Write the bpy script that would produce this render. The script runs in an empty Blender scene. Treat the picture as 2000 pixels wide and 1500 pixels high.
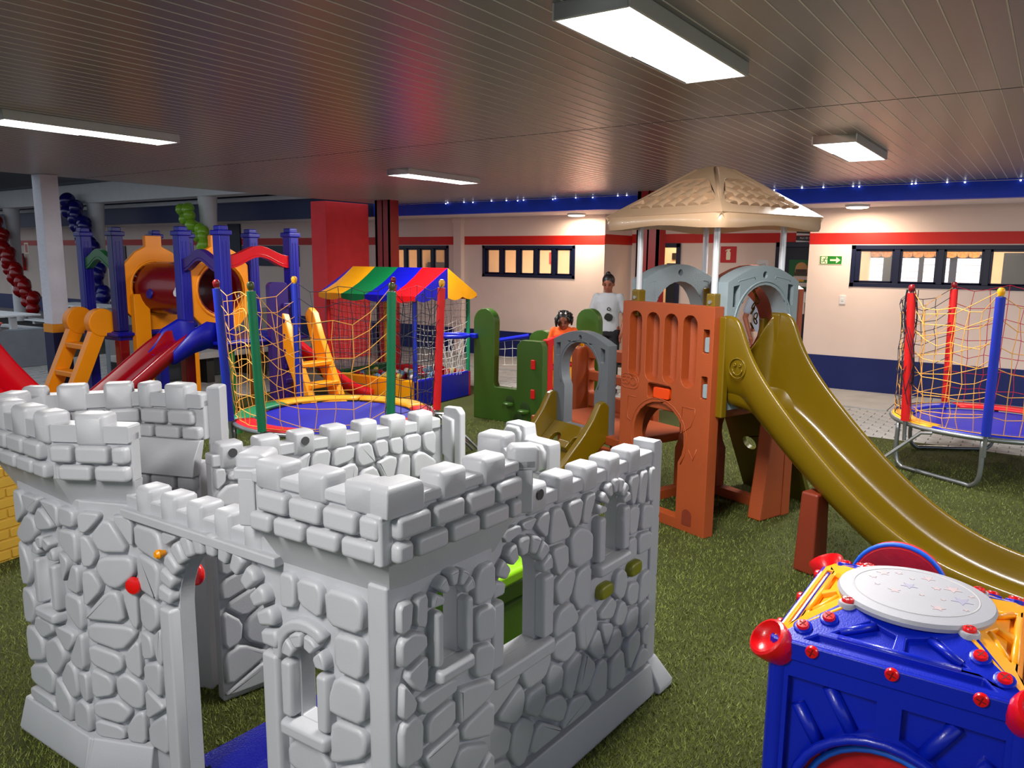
import bpy, bmesh, math, random
import numpy as np
from mathutils import Vector, Matrix
from mathutils.geometry import tessellate_polygon
random.seed(7)
scene = bpy.context.scene
COL = scene.collection
PI = math.pi

# ------------------------------------------------------------------ camera
cam_d = bpy.data.cameras.new('camera')
cam = bpy.data.objects.new('camera', cam_d)
COL.objects.link(cam)
scene.camera = cam
F_PX, YAW, PITCH, ROLL, CAM_H = 1513.0, math.radians(34.7), math.radians(9.31), math.radians(0.523), 1.8
cam_d.sensor_fit = 'HORIZONTAL'
cam_d.sensor_width = 36.0
cam_d.lens = 36.0 * F_PX / 2000.0
cam_d.clip_start = 0.05
cam_d.clip_end = 300
_f = Vector((-math.sin(YAW) * math.cos(PITCH), math.cos(YAW) * math.cos(PITCH), -math.sin(PITCH)))
_r = Vector((math.cos(YAW), math.sin(YAW), 0))
_u = _r.cross(_f)
_r2 = math.cos(ROLL) * _r + math.sin(ROLL) * _u
_u2 = -math.sin(ROLL) * _r + math.cos(ROLL) * _u
_m = Matrix((_r2, _u2, -_f)).transposed().to_4x4()
_m.translation = (0, 0, CAM_H)
cam.matrix_world = _m

# ------------------------------------------------------------------ world, light, exposure
world = bpy.data.worlds.new('world')
scene.world = world
world.use_nodes = True
wn = world.node_tree.nodes
wn['Background'].inputs[0].default_value = (0.80, 0.90, 1.0, 1)
wn['Background'].inputs[1].default_value = 0.6
scene.view_settings.view_transform = 'Standard'
scene.view_settings.look = 'None'
scene.view_settings.exposure = 0.4
scene.view_settings.gamma = 1.0
scene.view_settings.use_curve_mapping = False

def area(name, loc, size, power, color=(1, 1, 1), rot=(0, 0, 0), parent=None):
    d = bpy.data.lights.new(name, 'AREA')
    d.shape = 'RECTANGLE'
    d.size, d.size_y = size
    d.energy = power
    d.color = color
    o = bpy.data.objects.new(name, d)
    o.location = loc
    o.rotation_euler = rot
    COL.objects.link(o)
    if parent: o.parent = parent
    return o

# ------------------------------------------------------------------ materials
def s2l(c):
    return tuple(((x / 255) / 12.92 if x / 255 <= 0.04045 else ((x / 255 + 0.055) / 1.055) ** 2.4) for x in c)
_mats = {}
def mat(name, rgb, rough=0.45, var=0.06, scale=6.0, bump=0.0, bscale=120.0, metal=0.0, emit=0.0, spec=0.5, coat=0.0, alpha=1.0, trans=0.0):
    if name in _mats: return _mats[name]
    m = bpy.data.materials.new(name)
    m.use_nodes = True
    nt = m.node_tree
    b = nt.nodes['Principled BSDF']
    col = s2l(rgb)
    if (max(col) - min(col)) / max(max(col), 1e-4) > .6 and not emit: col = tuple(max(col) * max(c / max(col), .004) ** 1.2 for c in col)
    tc = nt.nodes.new('ShaderNodeTexCoord')
    if var > 0:
        n = nt.nodes.new('ShaderNodeTexNoise')
        n.inputs['Scale'].default_value = scale
        n.inputs['Detail'].default_value = 5
        nt.links.new(tc.outputs['Object'], n.inputs['Vector'])
        r = nt.nodes.new('ShaderNodeValToRGB')
        r.color_ramp.elements[0].position = 0.3
        r.color_ramp.elements[1].position = 0.7
        r.color_ramp.elements[0].color = tuple(c * (1 - var) for c in col) + (1,)
        r.color_ramp.elements[1].color = tuple(min(1, c * (1 + var)) for c in col) + (1,)
        nt.links.new(n.outputs['Fac'], r.inputs['Fac'])
        nt.links.new(r.outputs['Color'], b.inputs['Base Color'])
    else:
        b.inputs['Base Color'].default_value = col + (1,)
    b.inputs['Roughness'].default_value = rough
    b.inputs['Metallic'].default_value = metal
    b.inputs['Specular IOR Level'].default_value = spec
    if coat: b.inputs['Coat Weight'].default_value = coat
    if trans: b.inputs['Transmission Weight'].default_value = trans
    if alpha < 1: b.inputs['Alpha'].default_value = alpha
    if emit:
        b.inputs['Emission Color'].default_value = col + (1,)
        b.inputs['Emission Strength'].default_value = emit
    if bump:
        n2 = nt.nodes.new('ShaderNodeTexNoise')
        n2.inputs['Scale'].default_value = bscale
        n2.inputs['Detail'].default_value = 3
        nt.links.new(tc.outputs['Object'], n2.inputs['Vector'])
        bp = nt.nodes.new('ShaderNodeBump')
        bp.inputs['Strength'].default_value = bump
        bp.inputs['Distance'].default_value = 0.01
        nt.links.new(n2.outputs['Fac'], bp.inputs['Height'])
        nt.links.new(bp.outputs['Normal'], b.inputs['Normal'])
    _mats[name] = m
    return m

def plastic(name, rgb, rough=0.34, coat=0.0, var=0.05, bump=0.08):
    return mat(name, rgb, rough=rough, var=var, scale=3.0, bump=bump, bscale=220.0, coat=coat)

# ------------------------------------------------------------------ mesh helpers
class Fr:
    """a local 2-d frame: point(s, t, n) = o + s*ex + t*ey + n*en"""
    def __init__(self, o, ex, ey, en):
        self.o, self.ex, self.ey, self.en = Vector(o), Vector(ex).normalized(), Vector(ey).normalized(), Vector(en).normalized()
    def p(self, s, t, n=0.0):
        return self.o + self.ex * s + self.ey * t + self.en * n
ID = Fr((0, 0, 0), (1, 0, 0), (0, 1, 0), (0, 0, 1))

class MB:
    def __init__(self, M=None):
        self.v, self.f, self.M = [], [], M
    def add(self, vs, fs):
        k = len(self.v)
        self.v += [Vector(p) if self.M is None else self.M @ Vector(p) for p in vs]
        self.f += [[i + k for i in f] for f in fs]
        return self
    def box(self, a, b):
        (x0, y0, z0), (x1, y1, z1) = a, b
        x0, x1 = min(x0, x1), max(x0, x1); y0, y1 = min(y0, y1), max(y0, y1); z0, z1 = min(z0, z1), max(z0, z1)
        return self.add([(x0,y0,z0),(x1,y0,z0),(x1,y1,z0),(x0,y1,z0),(x0,y0,z1),(x1,y0,z1),(x1,y1,z1),(x0,y1,z1)],
                        [(3,2,1,0),(4,5,6,7),(0,1,5,4),(1,2,6,5),(2,3,7,6),(3,0,4,7)])
    def cbox(self, c, s, rz=0.0, fr=None):
        """box by centre and size, turned about z, or in a frame"""
        vs = []
        for dz in (-.5, .5):
            for dx, dy in ((-.5, -.5), (.5, -.5), (.5, .5), (-.5, .5)):
                x, y, z = dx * s[0], dy * s[1], dz * s[2]
                if fr is not None: vs.append(fr.p(c[0] + x, c[1] + y, c[2] + z))
                else: vs.append((c[0] + x * math.cos(rz) - y * math.sin(rz), c[1] + x * math.sin(rz) + y * math.cos(rz), c[2] + z))
        return self.add(vs, [(3,2,1,0),(4,5,6,7),(0,1,5,4),(1,2,6,5),(2,3,7,6),(3,0,4,7)])
    def plate(self, fr, out, holes=(), n0=0.0, n1=-0.05):
        """a flat plate with holes: front at n0, back at n1"""
        loops = [list(out)] + [list(h) for h in holes]
        flat = [p for l in loops for p in l]
        tris = tessellate_polygon([[Vector((p[0], p[1], 0)) for p in l] for l in loops])
        N = len(flat)
        vs = [fr.p(p[0], p[1], n0) for p in flat] + [fr.p(p[0], p[1], n1) for p in flat]
        fs = [tuple(t) for t in tris] + [tuple(N + i for i in reversed(t)) for t in tris]
        k = 0
        for l in loops:
            m = len(l)
            for i in range(m):
                j = (i + 1) % m
                fs.append((k + i, k + j, N + k + j, N + k + i))
            k += m
        return self.add(vs, fs)
    def stone(self, fr, poly, h, b, n0=0.0, rings=None):
        """a raised block with rounded edges on a frame"""
        rings = rings or ((0, 0), (0.60, 0.0), (0.88, 0.30), (1.0, 0.85), (1.0, 1.35))
        m = len(poly); vs = []; fs = []
        for (hh, ins) in rings:
            q = inset(poly, b * ins) if ins else poly
            vs += [fr.p(p[0], p[1], n0 + h * hh) for p in q]
        for r in range(len(rings) - 1):
            for i in range(m):
                j = (i + 1) % m
                fs.append((r * m + i, r * m + j, (r + 1) * m + j, (r + 1) * m + i))
        fs.append(tuple((len(rings) - 1) * m + i for i in range(m)))
        return self.add(vs, fs)
    def tube(self, path, r, n=8, caps=True, closed=False):
        path = [Vector(p) for p in path]
        m = len(path); rr = r if isinstance(r, (list, tuple)) else [r] * m
        vs, fs = [], []
        prev = None
        for i, p in enumerate(path):
            if closed: d = path[(i + 1) % m] - path[i - 1]
            elif i == 0: d = path[1] - p
            elif i == m - 1: d = p - path[i - 1]
            else: d = (path[i + 1] - p).normalized() + (p - path[i - 1]).normalized()
            d = d.normalized() if d.length > 1e-9 else Vector((0, 0, 1))
            if prev is None:
                a = d.cross(Vector((0, 0, 1)))
                if a.length < 1e-3: a = d.cross(Vector((1, 0, 0)))
            else:
                a = prev - d * prev.dot(d)
                if a.length < 1e-4: a = d.cross(Vector((1, 0, 0)))
            a.normalize(); prev = a
            bb = d.cross(a)
            for k in range(n):
                t = 2 * PI * k / n
                vs.append(p + (a * math.cos(t) + bb * math.sin(t)) * rr[i])
        for i in range(m if closed else m - 1):
            i2 = (i + 1) % m
            for k in range(n):
                k2 = (k + 1) % n
                fs.append((i * n + k, i * n + k2, i2 * n + k2, i2 * n + k))
        if caps and not closed:
            fs.append(tuple(range(n - 1, -1, -1)))
            fs.append(tuple((m - 1) * n + k for k in range(n)))
        return self.add(vs, fs)
    def lathe(self, prof, c=(0, 0, 0), n=20, ax=None):
        """profile [(r, h)] turned round an axis (default +z) at c"""
        ax = Vector(ax or (0, 0, 1)).normalized()
        a = ax.cross(Vector((1, 0, 0)))
        if a.length < 1e-3: a = ax.cross(Vector((0, 1, 0)))
        a.normalize(); b = ax.cross(a); c = Vector(c)
        vs, fs = [], []
        for r, h in prof:
            for k in range(n):
                t = 2 * PI * k / n
                vs.append(c + ax * h + (a * math.cos(t) + b * math.sin(t)) * max(r, 1e-4))
        for i in range(len(prof) - 1):
            for k in range(n):
                k2 = (k + 1) % n
                fs.append((i * n + k, i * n + k2, (i + 1) * n + k2, (i + 1) * n + k))
        fs.append(tuple(range(n - 1, -1, -1)))
        fs.append(tuple((len(prof) - 1) * n + k for k in range(n)))
        return self.add(vs, fs)
    def loft(self, rings, close=True, caps=True):
        m = len(rings[0]); vs = [p for r in rings for p in r]; fs = []
        for i in range(len(rings) - 1):
            for k in range(m if close else m - 1):
                k2 = (k + 1) % m
                fs.append((i * m + k, i * m + k2, (i + 1) * m + k2, (i + 1) * m + k))
        if caps and close:
            fs.append(tuple(range(m - 1, -1, -1)))
            fs.append(tuple((len(rings) - 1) * m + k for k in range(m)))
        return self.add(vs, fs)
    def ball(self, c, r, nu=12, nv=8, sc=(1, 1, 1)):
        vs, fs = [(c[0], c[1], c[2] - r * sc[2])], []
        for i in range(1, nv):
            t = -PI / 2 + PI * i / nv
            for k in range(nu):
                a = 2 * PI * k / nu
                vs.append((c[0] + r * sc[0] * math.cos(t) * math.cos(a), c[1] + r * sc[1] * math.cos(t) * math.sin(a), c[2] + r * sc[2] * math.sin(t)))
        vs.append((c[0], c[1], c[2] + r * sc[2]))
        for k in range(nu):
            k2 = (k + 1) % nu
            fs.append((0, 1 + k2, 1 + k))
            for i in range(nv - 2):
                fs.append((1 + i * nu + k, 1 + i * nu + k2, 1 + (i + 1) * nu + k2, 1 + (i + 1) * nu + k))
            fs.append((1 + (nv - 2) * nu + k, 1 + (nv - 2) * nu + k2, len(vs) - 1))
        return self.add(vs, fs)
    def build(self, name, m, parent=None, bevel=0.0, seg=2, smooth=True, fixn=True, subsurf=0, angle=35):
        me = bpy.data.meshes.new(name)
        me.from_pydata([tuple(p) for p in self.v], [], self.f)
        if fixn:
            bm = bmesh.new(); bm.from_mesh(me)
            bmesh.ops.remove_doubles(bm, verts=bm.verts, dist=1e-5)
            bmesh.ops.recalc_face_normals(bm, faces=bm.faces)
            bm.to_mesh(me); bm.free()
        me.materials.append(m)
        o = bpy.data.objects.new(name, me)
        COL.objects.link(o)
        if parent is not None: o.parent = parent
        if bevel:
            md = o.modifiers.new('edge', 'BEVEL'); md.width = bevel; md.segments = seg; md.limit_method = 'ANGLE'
            md.angle_limit = math.radians(angle); md.harden_normals = True; md.use_clamp_overlap = True
        if subsurf:
            md = o.modifiers.new('soft', 'SUBSURF'); md.levels = subsurf; md.render_levels = subsurf
        if smooth:
            me.polygons.foreach_set('use_smooth', [True] * len(me.polygons))
            if not bevel and not subsurf and smooth != 'full':
                me.set_sharp_from_angle(angle=math.radians(38))
        return o

def inset(poly, d):
    """inset a polygon (any winding) by d"""
    m = len(poly)
    area2 = sum(poly[i][0] * poly[(i + 1) % m][1] - poly[(i + 1) % m][0] * poly[i][1] for i in range(m))
    sg = 1 if area2 > 0 else -1
    out = []
    for i in range(m):
        p0, p1, p2 = Vector(poly[i - 1]), Vector(poly[i]), Vector(poly[(i + 1) % m])
        a = (p1 - p0); b = (p2 - p1)
        if a.length < 1e-9 or b.length < 1e-9: out.append(tuple(p1)); continue
        a.normalize(); b.normalize()
        na, nb = Vector((-a.y, a.x)) * sg, Vector((-b.y, b.x)) * sg
        k = na + nb
        if k.length < 1e-6: k = na
        k.normalize()
        c = max(0.4, k.dot(na))
        out.append(tuple(p1 + k * (d / c)))
    return out

def chaikin(poly, n=1, q=0.25):
    for _ in range(n):
        r = []
        m = len(poly)
        for i in range(m):
            a, b = poly[i], poly[(i + 1) % m]
            r.append((a[0] * (1 - q) + b[0] * q, a[1] * (1 - q) + b[1] * q))
            r.append((a[0] * q + b[0] * (1 - q), a[1] * q + b[1] * (1 - q)))
        poly = r
    return poly

def rrect(s0, t0, s1, t1, r=0.01, n=3):
    out = []
    for cx, cy, a0 in ((s1 - r, t0 + r, -90), (s1 - r, t1 - r, 0), (s0 + r, t1 - r, 90), (s0 + r, t0 + r, 180)):
        for i in range(n + 1):
            a = math.radians(a0 + 90 * i / n)
            out.append((cx + r * math.cos(a), cy + r * math.sin(a)))
    return out

def archp(s0, s1, t0, ts, n=10, ry=None):
    """arch outline: straight sides from t0 to the spring ts, a half ellipse above"""
    c, r = (s0 + s1) / 2, (s1 - s0) / 2
    ry = ry or r
    out = [(s0, t0), (s1, t0)]
    for i in range(n + 1):
        a = PI * i / n
        out.append((c + r * math.cos(a), ts + ry * math.sin(a)))
    return out

def circ(cx, cy, r, n=16, ry=None):
    ry = ry or r
    return [(cx + r * math.cos(2 * PI * i / n), cy + ry * math.sin(2 * PI * i / n)) for i in range(n)]

def bez(pts, n=8):
    """Catmull-Rom through points"""
    P = [Vector(p) for p in pts]
    P = [P[0] * 2 - P[1]] + P + [P[-1] * 2 - P[-2]]
    out = []
    for i in range(1, len(P) - 2):
        for k in range(n):
            t = k / n
            a, b, c, d = P[i - 1], P[i], P[i + 1], P[i + 2]
            out.append(0.5 * ((2 * b) + (c - a) * t + (2 * a - 5 * b + 4 * c - d) * t * t + (3 * b - a - 3 * c + d) * t ** 3))
    out.append(P[-2])
    return out

def empty(name, loc=(0, 0, 0), rz=0.0):
    o = bpy.data.objects.new(name, None)
    o.location = loc; o.rotation_euler = (0, 0, rz)
    o.empty_display_size = 0.05
    COL.objects.link(o)
    return o
def tag(o, label=None, cat=None, group=None, kind=None):
    if label: o['label'] = label
    if cat: o['category'] = cat
    if group: o['group'] = group
    if kind: o['kind'] = kind
    return o
def thing(name, label, cat, loc=(0, 0, 0), rz=0.0, group=None):
    return tag(empty(name, loc, rz), label, cat, group)
def copy_obj(o, parent=None):
    c = o.copy(); COL.objects.link(c)
    if parent is not None: c.parent = parent
    return c
def text_obj(name, body, size, M, m, parent, ext=0.002):
    cu = bpy.data.curves.new(name, 'FONT'); cu.body = body; cu.size = size; cu.extrude = ext
    cu.align_x = 'CENTER'; cu.align_y = 'CENTER'; cu.resolution_u = 3
    tmp = bpy.data.objects.new('tmp_text', cu); COL.objects.link(tmp)
    dg = bpy.context.evaluated_depsgraph_get()
    me = bpy.data.meshes.new_from_object(tmp.evaluated_get(dg))
    bpy.data.objects.remove(tmp); bpy.data.curves.remove(cu)
    me.name = name; me.materials.clear(); me.materials.append(m)
    o = bpy.data.objects.new(name, me); COL.objects.link(o)
    o.parent = parent; o.matrix_local = M
    return o
def mframe(fr, s, t, n):
    """matrix with x = ex, y = ey, z = en at a frame point"""
    M = Matrix((fr.ex, fr.ey, fr.en)).transposed().to_4x4()
    M.translation = fr.p(s, t, n)
    return M
# ------------------------------------------------------------------ the setting
YW = 11.4          # face of the classroom wall
YR = 12.4          # face of the recessed wall
XC1, XC2 = -6.08, -2.86   # the recess lies between
ZC = 2.70          # ceiling of the canopy
YB = 10.3          # blue fascia beam
ZS = 2.50          # soffit

M_wall = mat('wall_paint', (238, 217, 207), rough=0.8, var=0.03, scale=2, bump=0.10, bscale=90)
M_navy = mat('navy_paint', (0, 34, 98), rough=0.5, var=0.08, scale=3)
M_redp = mat('red_paint', (205, 40, 26), rough=0.5, var=0.06, scale=3)
M_bluep = mat('blue_paint', (24, 88, 246), rough=0.45, var=0.10, scale=4, bump=0.2, bscale=60)
M_frame = mat('navy_frame', (10, 20, 52), rough=0.4, var=0.1, scale=4)
M_white = mat('white_paint', (232, 232, 234), rough=0.6, var=0.03)
M_plaster = mat('rough_plaster', (226, 226, 238), rough=0.85, var=0.03, bump=0.9, bscale=28)
M_red_plaster = mat('red_plaster', (252, 82, 90), rough=0.75, var=0.06, bump=0.35, bscale=30)
M_steelred = mat('red_steel', (160, 22, 24), rough=0.4, var=0.08)
M_conc = mat('concrete', (176, 174, 172), rough=0.9, var=0.12, scale=3, bump=0.4, bscale=40)
M_paver = mat('paver', (176, 174, 172), rough=0.9, var=0.16, scale=9, bump=0.4, bscale=60)
M_dark = mat('dark_joint', (52, 50, 46), rough=0.95)
M_grey_low = mat('grey_masonry', (126, 132, 140), rough=0.8, var=0.06, bump=0.2, bscale=30)
M_cream = mat('cream_room', (232, 204, 170), rough=0.8, var=0.03)

# turf floor, with its own weave of fine fibres
def turf_material():
    m = bpy.data.materials.new('turf'); m.use_nodes = True
    nt = m.node_tree; b = nt.nodes['Principled BSDF']
    tc = nt.nodes.new('ShaderNodeTexCoord')
    n1 = nt.nodes.new('ShaderNodeTexNoise'); n1.inputs['Scale'].default_value = 260; n1.inputs['Detail'].default_value = 4; n1.inputs['Roughness'].default_value = 0.7
    n2 = nt.nodes.new('ShaderNodeTexNoise'); n2.inputs['Scale'].default_value = 3.0; n2.inputs['Detail'].default_value = 6
    for n in (n1, n2): nt.links.new(tc.outputs['Object'], n.inputs['Vector'])
    r = nt.nodes.new('ShaderNodeValToRGB')
    e = r.color_ramp.elements
    e[0].position = 0.30; e[0].color = s2l((38, 42, 16)) + (1,)
    e[1].position = 0.72; e[1].color = s2l((128, 134, 64)) + (1,)
    x = e.new(0.5); x.color = s2l((82, 90, 37)) + (1,)
    mx = nt.nodes.new('ShaderNodeMix'); mx.data_type = 'RGBA'; mx.blend_type = 'MULTIPLY'; mx.inputs[0].default_value = 0.55
    r2 = nt.nodes.new('ShaderNodeValToRGB')
    r2.color_ramp.elements[0].position = 0.3; r2.color_ramp.elements[0].color = (0.55, 0.55, 0.5, 1)
    r2.color_ramp.elements[1].position = 0.7; r2.color_ramp.elements[1].color = (1, 1, 1, 1)
    nt.links.new(n1.outputs['Fac'], r.inputs['Fac']); nt.links.new(n2.outputs['Fac'], r2.inputs['Fac'])
    nt.links.new(r.outputs['Color'], mx.inputs[6]); nt.links.new(r2.outputs['Color'], mx.inputs[7])
    nt.links.new(mx.outputs[2], b.inputs['Base Color'])
    b.inputs['Roughness'].default_value = 0.75; b.inputs['Specular IOR Level'].default_value = 0.3
    bp = nt.nodes.new('ShaderNodeBump'); bp.inputs['Strength'].default_value = 0.9; bp.inputs['Distance'].default_value = 0.02
    nt.links.new(n1.outputs['Fac'], bp.inputs['Height']); nt.links.new(bp.outputs['Normal'], b.inputs['Normal'])
    return m
M_turf = turf_material()
TX0, TX1, TY0, TY1 = -8.45, 6.0, -4.0, 8.55
fl = MB().box((TX0, TY0, -0.12), (TX1, TY1, 0.0)).build('floor', M_turf, smooth=False)
tag(fl, 'green artificial turf floor', kind='structure')
gb = MB().box((-45, -25, -0.3), (40, 30, -0.035)).build('ground', M_dark, smooth=False)
tag(gb, kind='structure')

def blades(n):
    rng = np.random.default_rng(3)
    d = np.exp(rng.uniform(np.log(1.4), np.log(8.5), n * 2))
    a = rng.uniform(-math.radians(40), math.radians(40), n * 2)
    ang = math.radians(90 + 34.7) + a
    x, y = d * np.cos(ang), d * np.sin(ang)
    k = (x > TX0) & (x < TX1) & (y > TY0) & (y < TY1)
    x, y, d = x[k][:n], y[k][:n], d[k][:n]
    m = len(x)
    h = rng.uniform(.010, .020, m); w = .0011 * (1 + d * .22); t = rng.uniform(0, PI, m)
    lx, ly = rng.normal(0, .008, m), rng.normal(0, .008, m)
    co = np.empty((m, 3, 3), np.float32)
    co[:, 0] = np.stack([x - w * np.cos(t), y - w * np.sin(t), np.zeros(m)], 1)
    co[:, 1] = np.stack([x + w * np.cos(t), y + w * np.sin(t), np.zeros(m)], 1)
    co[:, 2] = np.stack([x + lx, y + ly, h], 1)
    me = bpy.data.meshes.new('turf_pile')
    me.vertices.add(m * 3); me.vertices.foreach_set('co', co.ravel())
    me.loops.add(m * 3); me.loops.foreach_set('vertex_index', np.arange(m * 3, dtype=np.int32))
    me.polygons.add(m); me.polygons.foreach_set('loop_start', np.arange(0, m * 3, 3, dtype=np.int32))
    me.polygons.foreach_set('loop_total', np.full(m, 3, np.int32))
    me.update()
    mt = mat('turf_fibre', (112, 120, 54), rough=0.6, var=0.45, scale=60)
    me.materials.append(mt)
    o = bpy.data.objects.new('turf_pile', me); COL.objects.link(o)
    o.parent = fl; tag(o, kind='stuff')
blades(320000)

# pavers along the wall (running bond), the nearest ones one by one
pav = empty('floor_paving'); tag(pav, kind='structure')
MB().box((-30, 8.55, -0.10), (8, 10.12, -0.022)).box((-30, 2.0, -0.10), (TX0, 8.55, -0.022)).build('joint_bed', M_dark, pav, smooth=False)
pm = MB().box((-.097, -.047, -.03), (.097, .047, 0.0)).build('paver', M_paver, pav, bevel=0.004, seg=1)
pmesh = pm.data
cells = []
row = 0; y = 8.60
while y < 10.10:
    x = -12.0 + (0.1 if row % 2 else 0.0)
    while x < 3.0:
        cells.append((x, y)); x += 0.2
    y += 0.1; row += 1
rest = []
near = [c for c in cells if -3.2 < c[0] < 0.75]
near.sort(key=lambda c: c[0] ** 2 + c[1] ** 2)
near = set(near[:290])
first = True
for c in cells:
    if c in near:
        o = pm if first else copy_obj(pm, pav)
        first = False
        o.location = (c[0], c[1], random.uniform(-.004, .002)); o.rotation_euler = (0, 0, random.uniform(-.02, .02))
    else: rest.append(c)
x = TX0 - 0.1; row = 0
while x > -14:
    y = 3.0 + (0.1 if row % 2 else 0)
    while y < 8.55:
        rest.append((x - 0.0, y, 1)); y += 0.2
    x -= 0.1; row += 1
mbp = MB()
for c in rest:
    s = (.094, .194, .03) if len(c) == 3 else (.194, .094, .03)
    mbp.cbox((c[0] - (.0 if len(c) == 2 else .0), c[1], -.015 + random.uniform(-.003, .003)), s)
tag(mbp.build('paver_field', M_paver, pav, smooth=False, fixn=False), kind='stuff')
kerb = empty('floor_kerb'); tag(kerb, kind='structure')
x = -30.0
while x < 6:
    MB().box((x + .004, 10.12, -.1), (x + 1.496, YW, .02)).build('slab', M_conc, kerb, bevel=.006, seg=1)
    x += 1.5

# ---- ceiling: PVC planks
ceil = MB().box((-9.93, -2.6, ZC + 0.03), (3.2, YB, ZC + 0.16)).build('ceiling', M_white, smooth=False)
tag(ceil, 'grey plank canopy ceiling', kind='structure')
M_pvc = mat('pvc_plank', (132, 133, 135), rough=0.30, var=0.02, scale=1.5, bump=0.03, bscale=20, spec=0.6)
def plank_mesh(L):
    prof = [(-.0497, .03), (-.0497, .0), (.0430, .0), (.0436, -.0016), (.0490, -.0016), (.0497, .0), (.0497, .03)]
    return MB().loft([[(p[0], 0, p[1]) for p in prof], [(p[0], L, p[1]) for p in prof]])
tag(MB().box((-9.93, 4.990, ZC + .003), (3.2, 5.012, ZC + .02)).build('trim_seam', mat('seam_dark', (70, 66, 64)), smooth=False), kind='structure')
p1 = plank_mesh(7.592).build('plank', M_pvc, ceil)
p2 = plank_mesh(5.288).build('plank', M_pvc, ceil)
M_lip_shine = mat('painted_lip_shine', (238, 236, 234), rough=0.4, var=0.0)  # seam highlights painted as a pale colour on the plank lips
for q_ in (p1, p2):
    q_.data.materials.append(M_lip_shine)
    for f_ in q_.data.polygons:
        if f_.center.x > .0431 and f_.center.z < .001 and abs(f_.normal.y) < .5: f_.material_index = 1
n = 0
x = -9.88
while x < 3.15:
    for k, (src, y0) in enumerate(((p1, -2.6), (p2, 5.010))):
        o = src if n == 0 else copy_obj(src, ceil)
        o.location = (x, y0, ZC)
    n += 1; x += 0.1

# ---- lamps in the ceiling
M_lampbody = mat('lamp_body', (226, 226, 228), rough=0.5, var=0.02)
M_diff = mat('lamp_diffuser', (255, 255, 252), rough=0.5, var=0, emit=6.0)
M_warm = mat('warm_diffuser', (255, 236, 205), rough=0.5, var=0, emit=7.0)
LAMP_W = 80.0
def ceiling_lamp(x, y, label):
    t = thing('ceiling_lamp', label, 'ceiling lamp', (x, y, ZC), 0, 'flat panel ceiling lamps')
    w, l = .145, .60
    MB().box((-w - .012, -l - .012, -.062), (-w, l + .012, 0)).box((w, -l - .012, -.062), (w + .012, l + .012, 0)) \
        .box((-w, -l - .012, -.062), (w, -l, 0)).box((-w, l, -.062), (w, l + .012, 0)).build('housing', M_lampbody, t, bevel=.002, seg=1)
    MB().box((-w, -l, -.056), (w, l, -.046)).build('diffuser', M_diff, t, smooth=False)
    area('lamp_light', (0, 0, -.066), (2 * w, 2 * l), LAMP_W, (1, .97, .93), parent=t)
LX = (-1.42, -5.75)
ceiling_lamp(LX[0], 3.12, 'long white panel lamp above the stone castle')
ceiling_lamp(LX[0], 6.75, 'white panel lamp beyond the beige roof near blue beam')
ceiling_lamp(LX[1], 2.98, 'narrow-looking white panel lamp near the white column')
ceiling_lamp(LX[1], 6.78, 'white panel lamp beside the red masonry pillar')
ceiling_lamp(2.9, 3.05, 'white panel lamp over the turf beyond the activity cube')
ceiling_lamp(2.9, 6.75, 'white panel lamp over the turf beyond the near trampoline')
ceiling_lamp(LX[0], -0.6, 'white panel lamp over the open end of the canopy')

# ---- blue fascia beam and soffit in front of the classrooms
tag(MB().box((-40, YB, ZS), (-10.2, YB + .16, 3.38)).build('beam_wing', mat('shaded_blue_paint', (10, 30, 84), rough=.5), smooth=False), kind='structure')  # shaded stretch of the blue beam, its shade put into a darker colour
bm1 = MB().box((-10.2, YB, ZS), (8, YB + .16, 2.86)).build('beam_fascia', M_bluep, smooth=False); tag(bm1, kind='structure')
so = MB().box((-40, YB + .16, ZS), (8, YR + .4, ZS + .08)).build('ceiling_soffit', M_white, smooth=False); tag(so, kind='structure')
rf = MB().box((-40, YB - .1, 2.87), (8, YR + .6, 2.95)).build('roof_slab', M_white, smooth=False); tag(rf, kind='structure')

struct_roof = MB().box((-40, 6.6, 3.40), (-9.96, 9.3, 3.52)).build('ceiling_wing', mat('grey_roof', (120, 124, 132), rough=.8), smooth=False); tag(struct_roof, kind='structure')
# ---- classroom walls
FW = Fr((0, YW, 0), (1, 0, 0), (0, 0, 1), (0, -1, 0))
FR_ = Fr((0, YR, 0), (1, 0, 0), (0, 0, 1), (0, -1, 0))
W0 = (-10.85, -9.36, 1.30, 2.00)
W1 = (-8.57, -6.63, 1.445, 2.00)
W2 = (-2.30, 0.36, 1.445, 2.00)
def rect(a): return [(a[0], a[2]), (a[1], a[2]), (a[1], a[3]), (a[0], a[3])]
D4 = (-15.2, -14.2, 0.02, 2.05)
wl = MB().plate(FW, [(-40, 0), (XC1, 0), (XC1, ZS), (-40, ZS)], [rect(W0), rect(W1)], 0, -.2).build('wall_back', M_wall, smooth=False)
tag(wl, 'cream classroom wall with red stripe', kind='structure')
wr = MB().plate(FW, [(XC2, 0), (8, 0), (8, ZS), (XC2, ZS)], [rect(W2)], 0, -.2).build('wall_right', M_wall, smooth=False); tag(wr, kind='structure')
DA, DB = (-5.98, -5.18, 0.02, 2.05), (-3.60, -2.90, .02, 2.06)
wrec = MB().plate(FR_, [(XC1, 0), (XC2, 0), (XC2, ZS), (XC1, ZS)], [rect(DA), rect(DB)], 0, -.15).build('wall_recess', M_wall, smooth=False); tag(wrec, kind='structure')
ws1 = MB().box((XC1 - .2, YW + .2, 0), (XC1, YR, ZS)).build('wall_side', M_wall, smooth=False); tag(ws1, kind='structure')
ws2 = MB().box((XC2, YW + .2, 0), (XC2 + .2, YR, ZS)).build('wall_side', M_wall, smooth=False); tag(ws2, kind='structure')
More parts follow.
